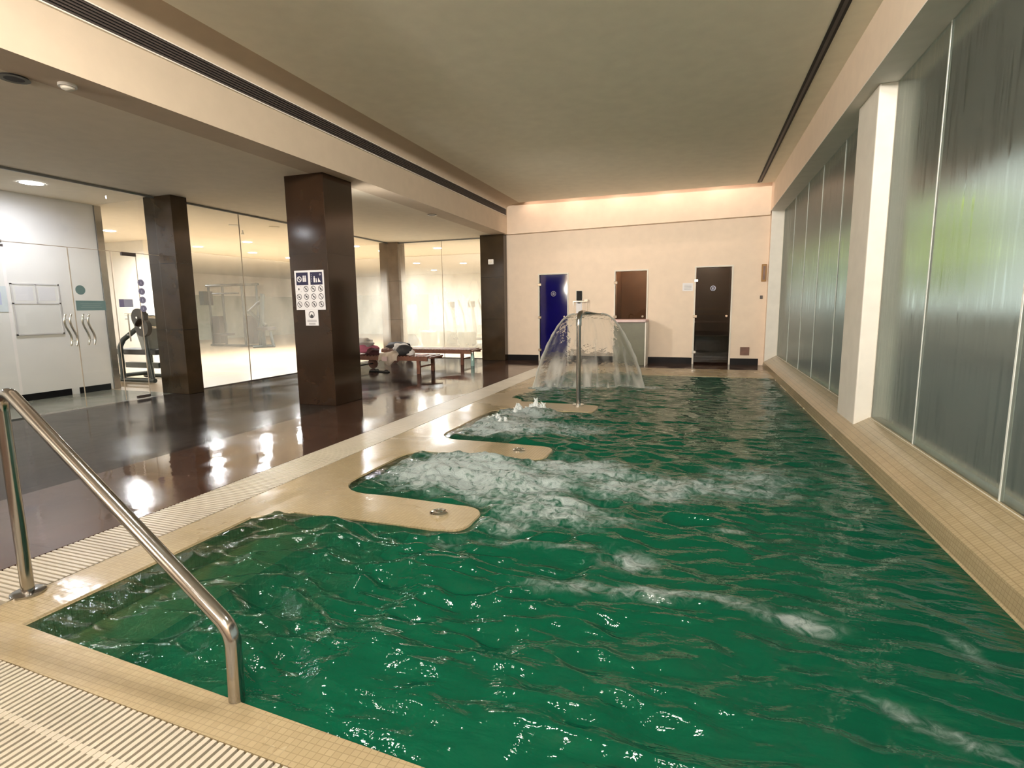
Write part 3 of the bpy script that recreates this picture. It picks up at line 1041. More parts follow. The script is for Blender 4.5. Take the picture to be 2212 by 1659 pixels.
# ------------------------------------------------------------------ swan-neck fountain and its sheet of water
ft = thing('pool_fountain', (-1.465, 6.82, 0), 'tall steel swan-neck fountain post on the farthest pool bench', 'fountain')
pole = [Vector((-1.465, 6.82, -0.02)), Vector((-1.465, 6.82, 1.04))]
MB().tube(pole, 0.030, 20).build('post', M['steel'], ft, smooth=True)
MB().tube([(-1.465, 6.82, -0.01), (-1.465, 6.82, 0.012)], 0.075, 24).build('base_plate', M['chrome'], ft, smooth=True)
nk = [Vector((-1.465, 6.82, 1.03)), Vector((-1.465, 6.82, 1.10)), Vector((-1.463, 6.84, 1.15)), Vector((-1.46, 6.90, 1.185)), Vector((-1.455, 7.0, 1.197)), Vector((-1.45, 7.10, 1.195))]
MB().tube(nk, [0.036, 0.036, 0.036, 0.035, 0.034, 0.032], 18).build('neck', M['steel'], ft, smooth=True)
nz = MB()
rings = []
for k in range(6):
    t = k / 5
    c = Vector((-1.45, 7.06, 1.195)).lerp(Vector((-1.44, 7.36, 1.178)), t)
    w_, h_ = 0.032 + 0.15 * t, 0.032 - 0.024 * t
    rings.append([(c.x + w_ * math.cos(a), c.y, c.z + h_ * math.sin(a)) for a in [2 * math.pi * i / 18 for i in range(18)]])
nz.add([p for r_ in rings for p in r_], [(i * 18 + j, i * 18 + (j + 1) % 18, (i + 1) * 18 + (j + 1) % 18, (i + 1) * 18 + j) for i in range(5) for j in range(18)])
nz.build('spout', M['steel'], ft, smooth=True)
NS, NT = 90, 60
vs, wh = [], []
sN = np.linspace(0, 1, NS)
for i in range(NS):
    s = sN[i]
    p0 = Vector((-1.60, 7.22, 1.178)).lerp(Vector((-1.28, 7.36, 1.178)), s)
    ang = math.radians(-44 + 66 * s)
    v0 = 2.55 + 0.10 * math.sin(9 * s)
    for j in range(NT):
        t = 0.497 * j / (NT - 1)
        wob = 0.012 * math.sin(17 * s + 9 * t) * (t / 0.5) + 0.012 * math.sin(40 * s + 14 * t) * (t / 0.5) ** 2
        vs.append((p0.x + math.sin(ang) * v0 * t + wob, p0.y + math.cos(ang) * v0 * t + wob, p0.z - 4.905 * t * t))
        n = float(perlin(np.array([s * 13.0]), np.array([t * 6.0]), 3)[0]) + 0.6 * float(perlin(np.array([s * 30.0]), np.array([t * 16.0]), 4)[0])
        low = (t / 0.5) ** 3
        rim = max(0, 1 - min(s, 1 - s) / 0.045)
        wh.append(min(0.9, max(0.0, 0.05 + 0.30 * max(0, n) * (0.4 + t) + 0.50 * low * max(0, 0.5 + n) + 0.55 * rim)))
me = bpy.data.meshes.new('water_curtain')
me.from_pydata(vs, [], [(i * NT + j, (i + 1) * NT + j, (i + 1) * NT + j + 1, i * NT + j + 1) for i in range(NS - 1) for j in range(NT - 1)])
a_ = me.attributes.new('white', 'FLOAT', 'POINT')
a_.data.foreach_set('value', np.array(wh, dtype=np.float32))
me.polygons.foreach_set('use_smooth', [True] * len(me.polygons))
me.materials.append(M['sheet'])
wc = bpy.data.objects.new('water_curtain', me)
COL.objects.link(wc)
WL[wc.name] = Vector()
tag(wc, 'bell-shaped sheet of clear water falling from the steel fountain spout', 'water')
for i in (0, NS - 1):
    pts = [vs[i * NT + j] for j in range(1, NT)]
    rr_ = [0.010 + 0.006 * math.sin(j * 0.9) * (j / NT) + 0.006 * j / NT for j in range(1, NT)]
    o_ = MB().tube(pts, rr_, 8).build('rim_stream', M['sheet'], wc, smooth=True)
    a_ = o_.data.attributes.new('white', 'FLOAT', 'POINT')
    a_.data.foreach_set('value', np.full(len(o_.data.vertices), 0.55, dtype=np.float32))

# splashes thrown up by the jets in the far bay
def splash(name, label, spots, seed):
    rnd = random.Random(seed)
    m = MB()
    for x, y, h, r in spots:
        for k in range(9):
            a, q = rnd.uniform(0, 6.28), rnd.uniform(0, r)
            bx, by, hh = x + q * math.cos(a), y + q * math.sin(a), h * (1 - 0.6 * q / r) * rnd.uniform(.6, 1.05)
            w = rnd.uniform(0.018, 0.034)
            m.tube([(bx, by, -0.06), (bx + rnd.uniform(-.01, .01), by, hh * .35), (bx + rnd.uniform(-.02, .02), by + rnd.uniform(-.015, .015), hh * .75), (bx + rnd.uniform(-.03, .03), by, hh)], [w * 1.7, w * 1.1, w * .6, w * .12], 7)
    o = m.build(name, M['foam'], smooth=True)
    return tag(o, label, 'splash')


splash('water_splash', 'white jet of water spurting up just in front of the fountain post', [(-1.93, 6.42, .15, .07), (-1.83, 6.40, .13, .05), (-2.12, 6.3, .10, .11)], 3)
splash('water_splash', 'low white splash over the bubbling water in the far bay, nearer the gutter', [(-2.12, 5.60, .11, .12)], 4)

# ------------------------------------------------------------------ columns
def column(name, mat, x0, x1, y0, y1, base=True):
    o = B(name, mat, (x0, x1, y0, y1, 0, LC), bevel=0.004)
    struct(o)
    return o


column('pillar_deck', M['marble'], -5.15, -4.55, 5.9, 6.5)
column('pillar_corridor', M['marble2'], -8.02, -7.46, 6.15, 6.42)
column('pillar_corner', M['marble3'], -8.0, -7.45, 12.5, 12.85)
column('pillar_back', M['marble2'], -5.04, -4.44, 12.24, 12.84)

# ------------------------------------------------------------------ glass walls of gym and corridor
def glass_wall(name, mat, panes, hdr, axis, at):
    w = thing(name, (at, panes[0][0], 0) if axis == 'y' else (panes[0][0], at, 0), 'x', 'x')
    del w['label'], w['category']
    struct(w)
    for a, b in panes:
        bx = (at - 0.006, at + 0.006, a + 0.004, b - 0.004, 0.012, LC - 0.03) if axis == 'y' else (a + 0.004, b - 0.004, at - 0.006, at + 0.006, 0.012, LC - 0.03)
        B('pane', mat, bx, parent=w)
    for q in [p_[1] for p_ in panes[:-1]]:
        bx = (at - 0.007, at + 0.007, q - 0.004, q + 0.004, 0.012, LC - 0.03) if axis == 'y' else (q - 0.004, q + 0.004, at - 0.007, at + 0.007, 0.012, LC - 0.03)
        B('joint_seal', M['joint'], bx, parent=w)
    a, b = panes[0][0], panes[-1][1]
    d = M['gym_grey']
    bx = (at - 0.014, at + 0.014, a, b, LC - 0.03, LC - 0.001) if axis == 'y' else (a, b, at - 0.014, at + 0.014, LC - 0.03, LC - 0.001)
    B('head_channel', d, bx, parent=w)
    bx = (at - 0.014, at + 0.014, a, b, 0.0, 0.014) if axis == 'y' else (a, b, at - 0.014, at + 0.014, 0.0, 0.014)
    B('floor_channel', M['steel'], bx, parent=w)
    return w


glass_wall('wall_glass_gym', M['glass_fog'], [(6.42, 7.68), (7.68, 10.1), (10.1, 12.5)], True, 'y', -7.75)
glass_wall('wall_glass_gym_end', M['glass_fog2'], [(-7.45, -6.25), (-6.25, -5.04)], True, 'x', 12.62)
PX = -7.80
glass_wall('wall_glass_corridor', M['glass'], [(-0.6, 1.8), (1.8, 4.15)], True, 'y', PX)
gt = thing('wall_glass_transom', (PX, 4.15, 2.12), 'x', 'x')
del gt['label'], gt['category']
struct(gt)
for a, b in ((4.15, 5.45), (5.45, 6.15)):
    B('pane', M['glass'], (PX - .006, PX + .006, a + .004, b - .004, 2.13, LC - .03), parent=gt)
B('head_channel', M['gym_grey'], (PX - .014, PX + .014, 4.15, 6.15, LC - .03, LC - .001), parent=gt)
struct(B('wall_glass_sidelight', M['glass'], (PX - .006, PX + .006, 5.785, 6.14, .012, 2.118)))
B('joint_seal', M['joint'], (PX - .0065, PX + .0065, 4.15, 6.14, 2.119, 2.126), parent=gt)

def glass_door(label, y0, y1, handle_y, kind):
    d = thing('glass_door', (PX, (y0 + y1) / 2, 0), label, 'door')
    B('leaf', M['glass'], (PX - .006, PX + .006, y0 + .004, y1 - .004, .02, 2.115), parent=d)
    B('edge_seal', M['joint'], (PX - .0065, PX + .0065, y1 - .006, y1 - .001, .02, 2.115), parent=d)
    if kind == 's':
        for sgn in (1, -1):
            pts = []
            for k in range(13):
                t = k / 12
                pts.append((PX + sgn * 0.055, handle_y + 0.032 * math.sin((t - .5) * 2 * math.pi * 0.9) , 1.26 - 0.42 * t))
            h = MB().tube(pts, 0.014, 10).build('handle', M['chrome'], d, smooth=True)
            p = MB()
            for t in (2, 10):
                p.tube([pts[t], (PX, pts[t][1], pts[t][2])], 0.008, 8)
            p.build('standoff', M['chrome'], h, smooth=True)
    else:
        h = MB().tube([(PX + .06, handle_y, 1.25), (PX + .06, handle_y, .86)], 0.009, 10).build('handle', M['chrome'], d, smooth=True)
        p = MB()
        for z in (1.18, .95):
            p.tube([(PX + .06, handle_y, z), (PX, handle_y, z)], 0.007, 8)
        p.build('standoff', M['chrome'], h, smooth=True)
        B('patch_fitting', M['grille'], (PX - .016, PX + .016, y1 - .21, y1 - .005, 2.075, 2.125), parent=d)
        B('patch_fitting', M['grille'], (PX - .016, PX + .016, y1 - .20, y1 - .005, .012, .055), parent=d)
    return d


glass_door('clear glass door leaf with curved handles, hinged away from the teal stickers', 4.18, 4.88, 4.80, 's')
glass_door('clear glass door leaf bearing the teal circle and teal strip', 4.88, 5.42, 5.02, 's')
glass_door('clear glass door with straight bar handle and dark patch fittings', 5.44, 5.78, 5.53, 'bar')
FX = PX + 0.007
ct = MB().disc(4.97, 1.575, 0.062, YZ(FX), 0.0015, 28).build('round_sticker', M['teal'])
tag(ct, 'round teal sticker on the glass door, above the teal strip', 'sticker')
rs = thing('strip_sticker', (FX, 5.08, 1.37), 'oblong teal sticker on the glass door beside the curved handles', 'sticker')
B('film', M['teal'], (FX, FX + .0015, 4.895, 5.275, 1.305, 1.435), parent=rs)
ln = MB()
for z, a, b in ((1.395, 4.95, 5.22), (1.37, 4.97, 5.20), (1.345, 4.95, 5.22)):
    ln.box(FX + .0015, FX + .002, a, b, z - .005, z + .005)
ln.build('lettering', M['teal2'], rs)
ps = thing('strip_sticker', (FX, 5.56, 1.41), 'oblong pale lilac sticker beside the straight door handle', 'sticker')
B('film', M['lilac'], (FX, FX + .0015, 5.46, 5.66, 1.35, 1.46), parent=ps)
B('badge', M['violet'], (FX + .0015, FX + .002, 5.465, 5.53, 1.35, 1.46), parent=ps)
for k in range(4):
    z = 1.70 - 0.125 * k
    o = thing('icon_sticker', (FX, 5.81, z), ('topmost', 'second from the top', 'third from the top', 'lowest')[k] + ' of the four round violet stickers in a column on the glass', 'sticker', 'round violet stickers')
    MB().disc(5.81, z, 0.05, YZ(FX), 0.0015, 24).build('film', M['violet'], o)
    g = MB()
    MB().ring(5.81, z, 0.036, 0.042, YZ(FX), 0.002, 20).build('ring_mark', M['lilac'], o)
    g.box(FX + .0015, FX + .002, 5.81 - (.008 + .006 * (k % 2)), 5.81 + .01, z - .022, z + .02)
    g.build('pictogram', M['lilac'], o)
# steel post at the end of the white wall
B('door_post', M['steel'], (-9.47, -9.28, 6.272, 6.38, 0, LC), bevel=.004)
tag(bpy.data.objects['door_post'], 'tall shiny steel post ending the white wall', 'post')
# notices on the white wall
WXX = -9.298
nbd = thing('notice_board', (WXX, 5.32, 1.4), 'pale double notice board on the white wall', 'notice board')
B('panel', M['white'], (WXX, WXX + .012, 5.02, 5.60, .98, 1.70), parent=nbd)
fr = MB()
for a, b, c, d_ in ((5.0, 5.62, 1.69, 1.71), (5.0, 5.62, .96, .98), (5.0, 5.02, .96, 1.71), (5.60, 5.62, .96, 1.71), (5.30, 5.32, 1.42, 1.70), (5.0, 5.62, 1.41, 1.43)):
    fr.box(WXX, WXX + .018, a, b, c, d_)
fr.build('frame', simple('pale_grey_frame', (0.62, 0.60, 0.60), 0.5), nbd)
for i in range(2):
    B('sheet', M['sign'], (WXX + .012, WXX + .014, 5.05 + .29 * i, 5.27 + .29 * i, 1.46, 1.66), parent=nbd)
pn = thing('paper_notice', (WXX, 4.86, 1.47), 'pale blue paper notice left of the double notice board', 'notice')
B('sheet', simple('pale_blue_paper', (0.66, 0.72, 0.76), 0.6), (WXX, WXX + .004, 4.72, 4.95, 1.30, 1.66), parent=pn)
B('print', M['lilac'], (WXX + .004, WXX + .005, 4.75, 4.88, 1.40, 1.58), parent=pn)
dp = thing('door_plate', (WXX, 4.9, 2.25), 'two-row dark sign high on the white wall at the edge of view', 'sign')
B('plate', M['white'], (WXX, WXX + .004, 4.70, 4.99, 2.19, 2.32), parent=dp)
B('lettering', M['grille'], (WXX + .004, WXX + .006, 4.70, 4.975, 2.265, 2.305), (WXX + .004, WXX + .006, 4.70, 4.985, 2.21, 2.245), parent=dp)

# ------------------------------------------------------------------ rules sign on the deck column
sg = thing('rules_sign', (-4.85, 5.9, 1.53), 'white pool rules sign with navy pictogram panels on the brown column', 'sign')
SY = 5.898
Fs = XZ(SY)
B('board', M['sign'], (-5.08, -4.617, SY - .006, SY, 1.275, 1.787), parent=sg)
B('lower_board', M['sign'], (-4.945, -4.742, SY - .006, SY, 1.07, 1.274), parent=sg)
T = .0075
for i, (a, b) in enumerate(((-5.055, -4.865), (-4.83, -4.64))):
    p = B('panel', M['navy'], (a, b, SY - .0072, SY - .006, 1.60, 1.762), parent=sg)
    g = MB()
    cx = (a + b) / 2
    if i == 0:
        g.ring(cx - .045, 1.675, .026, .038, Fs, T, 24)
        g.prism([(cx - .073, 1.702), (cx - .066, 1.709), (cx - .017, 1.652), (cx - .024, 1.645)], Fs, T, T + .0005)
        for q in (0.022, 0.052):
            g.disc(cx + q, 1.712, .011, Fs, T, 14)
            g.prism([(cx + q - .013, 1.64), (cx + q - .012, 1.70), (cx + q + .012, 1.70), (cx + q + .013, 1.64)], Fs, T, T + .0005)
    else:
        for q, zt in ((-.03, .012),):
            g.disc(cx + q, 1.70, .010, Fs, T, 14)
            g.prism([(cx + q - .012, 1.63), (cx + q - .012, 1.688), (cx + q + .012, 1.688), (cx + q + .012, 1.63)], Fs, T, T + .0005)
        g.disc(cx + .0, 1.672, .008, Fs, T, 12)
        g.prism([(cx - .008, 1.63), (cx - .006, 1.662), (cx + .008, 1.662), (cx + .01, 1.63)], Fs, T, T + .0005)
        g.prism([(cx + .025, 1.632), (cx + .032, 1.69), (cx + .05, 1.66), (cx + .072, 1.632)], Fs, T, T + .0005)
        g.ring(cx + .062, 1.73, .007, .012, Fs, T, 14)
        for k in range(5):
            g.disc(cx - .075, 1.64 + .022 * k, .004, Fs, T, 8)
    g.build('pictogram', M['sign'], p)
glyphs = [
    [[(-.014, .0), (0, .016), (.014, 0), (0, -.018)]], [[(-.008, -.016), (-.004, .016), (.008, .016), (.004, -.016)]],
    [[(-.018, -.006), (-.014, .006), (.018, .006), (.014, -.006)]], [[(-.006, -.02), (-.008, .012), (.008, .012), (.006, -.02)], [(-.016, 0), (-.016, .006), (.016, .006), (.016, 0)]],
    [[(-.016, -.012), (-.006, .008), (.012, -.012)], [(.0, .01), (.01, .018), (.012, .008)]], [[(-.018, .012), (.016, .014), (.018, .002), (-.004, -.016)]],
    [[(-.014, -.004), (-.004, .012), (.016, .002), (.004, -.012)]], [[(-.016, .012), (-.010, .016), (.016, -.010), (.010, -.016)]],
    [[(-.002, -.018), (-.010, .014), (.0, .016), (.008, -.016)]], [[(-.014, .014), (-.008, .014), (.014, -.014), (-.010, -.014)]],
    [[(-.006, -.018), (-.010, .004), (.0, .018), (.010, -.002), (.004, -.018)]], [[(-.016, -.012), (0, .012), (.016, -.012)], [(-.004, .012), (-.004, .02), (.004, .02), (.004, .012)]]]
for r_ in range(3):
    for c_ in range(4):
        cx, cz = -5.022 + .1155 * c_, 1.548 - .1 * r_
        g = MB()
        k = r_ * 4 + c_
        if k == 0:
            for dx, dz in ((-1, -1), (1, -1), (1, 1), (-1, 1)):
                g.prism([(cx + dx * .036, cz + dz * .036), (cx + dx * .036, cz + dz * .028), (cx + dx * .028, cz + dz * .036)], Fs, T - .001, T)
        else:
            g.ring(cx, cz, .032, .0395, Fs, T, 24)
            q = .027
            g.prism([(cx - q - .003, cz + q - .003), (cx - q + .003, cz + q + .003), (cx + q + .003, cz - q + .003), (cx + q - .003, cz - q - .003)], Fs, T - .0008, T)
        for poly in glyphs[k]:
            g.prism([(cx + u, cz + v) for u, v in poly], Fs, T - .0008, T + .0004)
        g.build('prohibition_icon', M['ink'], sg)
g = MB()
g.ring(-4.843, 1.212, .036, .046, Fs, T, 26)
g.prism([(-4.869, 1.186), (-4.862, 1.205), (-4.843, 1.222), (-4.824, 1.205), (-4.817, 1.186), (-4.843, 1.172)], Fs, T - .001, T)
g.build('crest', M['ink'], sg)
g = MB()
for z, a, b in ((1.140, -4.918, -4.77), (1.124, -4.918, -4.77), (1.100, -4.895, -4.79), (1.088, -4.895, -4.79)):
    g.box(a, b, SY - .0072, SY - .006, z - .005, z + .004)
g.build('lettering', M['ink2'], sg)

# ------------------------------------------------------------------ glass doors in the back wall
def wall_door(name, key, mat, label, handle_lo):
    a, b, t = DO[key]
    d = thing(name, ((a + b) / 2, BY, 0), label, 'door')
    f = MB()
    f.box(a - .03, a, BY - .02, BY + .06, 0, t + .03).box(b, b + .03, BY - .02, BY + .06, 0, t + .03).box(a, b, BY - .02, BY + .06, t, t + .03)
    f.build('door_frame', M['frame_white'], d)
    B('glass_leaf', mat, (a + .012, b - .006, BY + .012, BY + .024, .035 if key != 'blue' else .10, t - .006), parent=d)
    if key == 'blue':
        B('threshold', M['grille'], (a, b, BY - .012, BY + .05, 0, .09), parent=d)
    for z in (1.80, 1.035, .26):
        h = MB().box(a - .035, a + .045, BY - .028, BY + .012, z - .03, z + .03)
        h.build('hinge', M['chrome'], d, bevel=.005)
    x = b - .075
    MB().tube([(x, BY + .012, 1.04), (x, BY - .03, 1.04), (x, BY - .036, 1.04)], [.014, .026, .02], 16).build('knob', M['chrome'], d, smooth=True)
    return d


bd = wall_door('cabin_door', 'blue', M['blue_glass'], 'deep blue glass door in the back wall', 1)
Fb = XZ(BY + .012)
g = MB()
g.ring(-3.285, 1.585, .050, .060, Fb, .0015, 28)
for q, z0, z1 in ((-.022, -.03, .024), (0, -.036, .034), (.022, -.03, .024)):
    g.box(-3.285 + q - .006, -3.285 + q + .006, BY + .0100, BY + .0118, 1.585 + z0, 1.585 + z1)
g.build('emblem', M['ink2'], bd)
wall_door('cabin_door', 'bronze', M['glass_bronze'], 'brown tinted glass door behind the stone counter', 1)
sd = wall_door('cabin_door', 'smoke', M['glass_smoke'], 'black smoked glass door of the sauna cabin', 1)
g = MB()
g.ring(.24, 1.63, .045, .055, Fb, .0015, 28)
for q, z0, z1 in ((-.02, -.03, .02), (0, -.03, .03), (.02, -.03, .02)):
    g.box(.24 + q - .005, .24 + q + .005, BY + .0100, BY + .0118, 1.63 + z0, 1.63 + z1)
g.build('emblem', M['lilac'], sd)
# blank wall closes the blue cabin
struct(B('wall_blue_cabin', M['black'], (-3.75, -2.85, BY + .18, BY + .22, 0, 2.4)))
# sauna bench seen through the smoked door
sb_ = thing('sauna_bench', (.2, 13.6, 0), 'slatted timber bench inside the dark sauna cabin', 'bench')
for z in (1.18, 1.06):
    B('backrest_rail', M['ochre'], (-.45, .85, 14.22, 14.26, z - .02, z + .02), parent=sb_)
s_ = MB()
for k in range(6):
    s_.box(-.45, .85, 13.55 + .11 * k, 13.64 + .11 * k, .86, .89)
s_.build('slatted_seat', simple('pale_sauna_wood', (.45, .38, .36), .5), sb_)
B('front_panel', M['black'], (-.45, .85, 13.55, 13.58, 0, .86), parent=sb_)
# stone counter in front of the bronze door
cn = thing('stone_counter', (-1.45, 12.05, 0), 'grey-green stone counter with pale rounded top in front of the brown door', 'counter')
B('front_panel', M['stone'], (-1.76, -1.10, 11.78, 12.30, 0, .93), parent=cn, bevel=.01)
tp = MB()
tp.prism([(-1.84, 11.80), (-1.80, 11.73), (-1.74, 11.70), (-1.13, 11.70), (-1.08, 11.73), (-1.07, 11.80), (-1.07, 12.34), (-1.84, 12.34)], lambda u, v, t: (u, v, t), .93, .985)
tp.build('top_slab', M['pale_pink'], cn, bevel=.012)
B('side_edge', M['sill'], (-1.10, -1.075, 11.76, 12.32, 0, .93), parent=cn)

# wall fittings on the back wall
cb = thing('control_box', (-2.66, BY, 1.53), 'black control box on the wall right of the blue door', 'control box')
B('body', M['black'], (-2.72, -2.60, BY - .06, BY, 1.42, 1.635), parent=cb, bevel=.006)
B('backplate', M['frame_white'], (-2.745, -2.585, BY - .012, BY, 1.405, 1.65), parent=cb)
cs = thing('cup_shelf', (-2.62, BY, 1.39), 'small wall shelf and rack with white sheet under the black control box', 'shelf')
B('shelf_plate', M['chrome'], (-2.79, -2.45, BY - .11, BY, 1.385, 1.40), parent=cs)
B('bracket', M['chrome'], (-2.53, -2.45, BY - .10, BY, 1.40, 1.44), parent=cs)
B('sheet', M['sign'], (-2.735, -2.60, BY - .02, BY, 1.13, 1.375), parent=cs)
for x in (-2.785, -2.56, -2.46):
    B('hanger_rod', M['chrome'], (x - .004, x + .004, BY - .10, BY - .09, 1.08, 1.385), parent=cs)
for b_ in ((-2.70, -2.63, BY - .03, BY - .02, 1.352, 1.37), (-2.672, -2.655, BY - .03, BY - .02, 1.14, 1.17)):
    B('clip', M['black'], b_, parent=cs)
o = thing('wall_notice', (-.275, BY, 1.67), 'small white notice on the wall left of the black glass door', 'notice')
B('sheet', M['sign'], (-.385, -.165, BY - .008, BY, 1.585, 1.755), parent=o)
g = MB()
for z in (1.71, 1.68, 1.65, 1.62):
    g.box(-.35, -.20, BY - .009, BY - .008, z - .006, z + .004)
g.build('lettering', M['ink2'], o)
o = thing('wall_vent', (.92, BY, .29), 'small square red-brown vent low on the wall beside the sauna door', 'vent')
B('frame', M['brown_wood'], (.83, 1.01, BY - .02, BY, .205, .38), parent=o, bevel=.004)
g = MB()
for k in range(5):
    g.box(.845, .995, BY - .026, BY - .02, .225 + .03 * k, .24 + .03 * k)
g.build('louvre', M['lounger'], o)
o = thing('sauna_thermometer', (1.215, BY, 1.92), 'upright wooden gauge on the wall at the window corner', 'gauge')
B('case', M['ochre'], (1.17, 1.262, BY - .05, BY, 1.745, 2.10), parent=o, bevel=.006)
B('scale', M['brown_wood'], (1.195, 1.24, BY - .054, BY - .05, 1.78, 2.06), parent=o)
o = B('wall_switch', M['grille'], (1.165, 1.215, BY - .03, BY, 1.39, 1.46), bevel=.004)
tag(o, 'tiny grey switch on the wall under the wooden gauge', 'switch')
o = thing('wall_sensor', (-4.76, 12.24, 2.36), 'small white square sensor on the column by the back wall', 'sensor')
B('case', M['white'], (-4.83, -4.69, 12.205, 12.24, 2.30, 2.42), parent=o, bevel=.015)
MB().tube([(-4.76, 12.206, 2.36), (-4.76, 12.195, 2.36), (-4.76, 12.19, 2.36)], [.035, .03, .015], 16).build('lens', M['frame_white'], o, smooth=True)

# ------------------------------------------------------------------ air grilles
ag = thing('air_grille', (-4.37, 6.2, 3.47), 'long dark slatted air grille set in the beam over the deck', 'air grille')
B('backing', M['grille_gap'], (-4.3699, -4.362, .2, 12.21, 3.402, 3.542), parent=ag)
for k in range(6):
    z = 3.412 + .0235 * k
    MB().box(-4.362, -4.350, .2, 12.21, z - .006, z + .006).build('slat', M['grille'], ag)
B('edge_strip', M['plaster_cream'], (-4.3699, -4.348, .2, 12.21, 3.392, 3.402), (-4.3699, -4.348, .2, 12.21, 3.542, 3.552), parent=ag)
sd_ = thing('slot_diffuser', (.995, 6, MC), 'narrow double-slot black air diffuser in the pool ceiling near the windows', 'air diffuser')
for x in (.957, 1.012):
    B('slot', M['grille_gap'], (x, x + .026, .4, 11.84, MC - .006, MC - .0005), parent=sd_)
B('divider', M['grille'], (.983, 1.012, .4, 11.84, MC - .009, MC - .0005), parent=sd_)

# ------------------------------------------------------------------ lamps and ceiling fittings
def downlight(x, y, z, r, mat, label, group, power=None, col=None):
    d = thing('downlight', (x, y, z), label, 'ceiling light', group)
    MB().ring(x, y, r, r + .022, XY(z), -.004, 28).build('trim_ring', M['white'], d)
    MB().disc(x, y, r, XY(z), -.003, 28).build('diffuser', mat, d)
    if power:
        L = bpy.data.lights.new('downlight_lamp', 'AREA')
        L.shape = 'DISK'
        L.size = 2 * r
        L.energy = power
        L.color = col
        L.spread = math.radians(165)
        lo = bpy.data.objects.new('downlight_lamp', L)
        COL.objects.link(lo)
        lo.parent = d
        lo.location = (0, 0, -.012)
    return d


GZ = LC - .006
gl = [(-12.69, 11.14, 'lit round downlight in the gym ceiling, first right of the corridor column'), (-10.79, 10.91, 'lit round downlight in the gym ceiling, nearest the joint in the second pane'),
      (-12.62, 12.94, 'lit round downlight in the gym ceiling, lower of the pair behind the second pane'), (-12.82, 14.69, 'lit round downlight half hidden by the left edge of the deck column'),
      (-8.95, 12.81, 'lit round downlight in the gym ceiling just right of the deck column'), (-8.94, 14.16, 'lit round downlight in the gym ceiling just left of the corner column'),
      (-7.155, 14.19, 'biggest bright downlight behind the glass end wall of the gym'), (-11.84, 8.264, 'lit round downlight in the gym ceiling right of the steel post'),
      (-10.06, 18.2, 'small far downlight behind the end glass, near the corner column'), (-8.52, 19.0, 'small far downlight behind the end glass, near the back column'),
      (-18.5, 14.3, 'faint far gym downlight seen left of the corridor column'), (-11.2, 21.8, 'low far gym light glowing near the back of the gym'), (-6.6, 10.9 + 7.2, 'far gym downlight hidden close to the back column')]
for x, y, lb in gl:
    margin = x < -13.9 or y > 16
    downlight(x, y, GZ - (.026 if margin else 0), .11, M['lamp_gym'], lb, 'gym downlights', 158, GYMW)
downlight(-8.45, 4.95, LC - .001, .125, M['lamp_cool'], 'bright white downlight over the white wall', None, 14, COOL)
downlight(-8.45, 1.6, LC - .001, .125, M['lamp_cool'], 'white downlight at the near end of the corridor', None, 14, COOL)
o = thing('unlit_spotlight', (-4.82, 2.80, LC), 'dark unlit round spotlight in the deck ceiling', 'ceiling light')
MB().tube([(-4.82, 2.80, LC), (-4.82, 2.80, LC - .012)], .085, 24).build('housing', M['grille_gap'], o, smooth=True)
MB().ring(-4.82, 2.80, .06, .095, XY(LC), -.013, 24).build('trim_ring', simple('dark_olive', (.07, .065, .03), .5), o)
o = thing('smoke_detector', (-4.60, 3.02, LC), 'white round smoke detector on the deck ceiling', 'detector')
MB().tube([(-4.60, 3.02, LC), (-4.60, 3.02, LC - .02)], .06, 24).build('base', M['white'], o, smooth=True)
MB().tube([(-4.60, 3.02, LC - .02), (-4.60, 3.02, LC - .035), (-4.60, 3.02, LC - .045)], [.045, .04, .02], 20).build('sensor_head', M['frame_white'], o, smooth=True)
o = thing('unlit_spotlight', (-4.75, 9.24, LC), 'dark unlit round spotlight in the deck ceiling close to the beam, beyond the big column', 'ceiling light')
MB().tube([(-4.75, 9.24, LC), (-4.75, 9.24, LC - .01)], .085, 24).build('housing', M['grille'], o, smooth=True)
MB().ring(-4.75, 9.24, .06, .1, XY(LC), -.011, 24).build('trim_ring', M['frame_white'], o)
for x, y in ((-8.9, 8.7), (-8.36, 9.2)):
    o = thing('ceiling_speaker', (x, y, GZ), 'unlit round fitting in the gym ceiling, ' + ('nearer the corridor column' if y < 9 else 'nearer the deck column'), 'ceiling fitting')
    MB().tube([(x, y, GZ), (x, y, GZ - .01)], .1, 24).build('grille', M['gymceil'] if y > 9 else M['frame_white'], o, smooth=True)
# sprinkler head behind the first pane
o = thing('sprinkler_head', (-9.3, 9.3, GZ), 'small pale sprinkler hanging from the gym ceiling', 'sprinkler')
MB().tube([(-9.3, 9.3, GZ), (-9.3, 9.3, GZ - .05), (-9.3, 9.3, GZ - .09)], [.012, .02, .035], 12).build('body', M['white'], o, smooth=True)

# wall washers in the slot between the ceiling and the soffit
for k, x in enumerate((-3.75, -2.75, -1.75, -.75, .25)):
    L = bpy.data.lights.new('slot_lamp', 'SPOT')
    L.energy = 3.5
    L.color = (1.0, 0.76, 0.58)
    L.spot_size = math.radians(150)
    L.spot_blend = 0.7
    L.shadow_soft_size = 0.06
    lo = bpy.data.objects.new('slot_lamp', L)
    COL.objects.link(lo)
    lo.location = (x, 12.03, 3.82)
L = bpy.data.lights.new('slot_strip', 'AREA')
L.shape = 'RECTANGLE'
L.size, L.size_y = 5.2, .05
L.energy = 14
L.color = (1.0, 0.70, 0.54)
lo = bpy.data.objects.new('slot_strip', L)
COL.objects.link(lo)
lo.location = (-1.55, 12.02, 3.86)
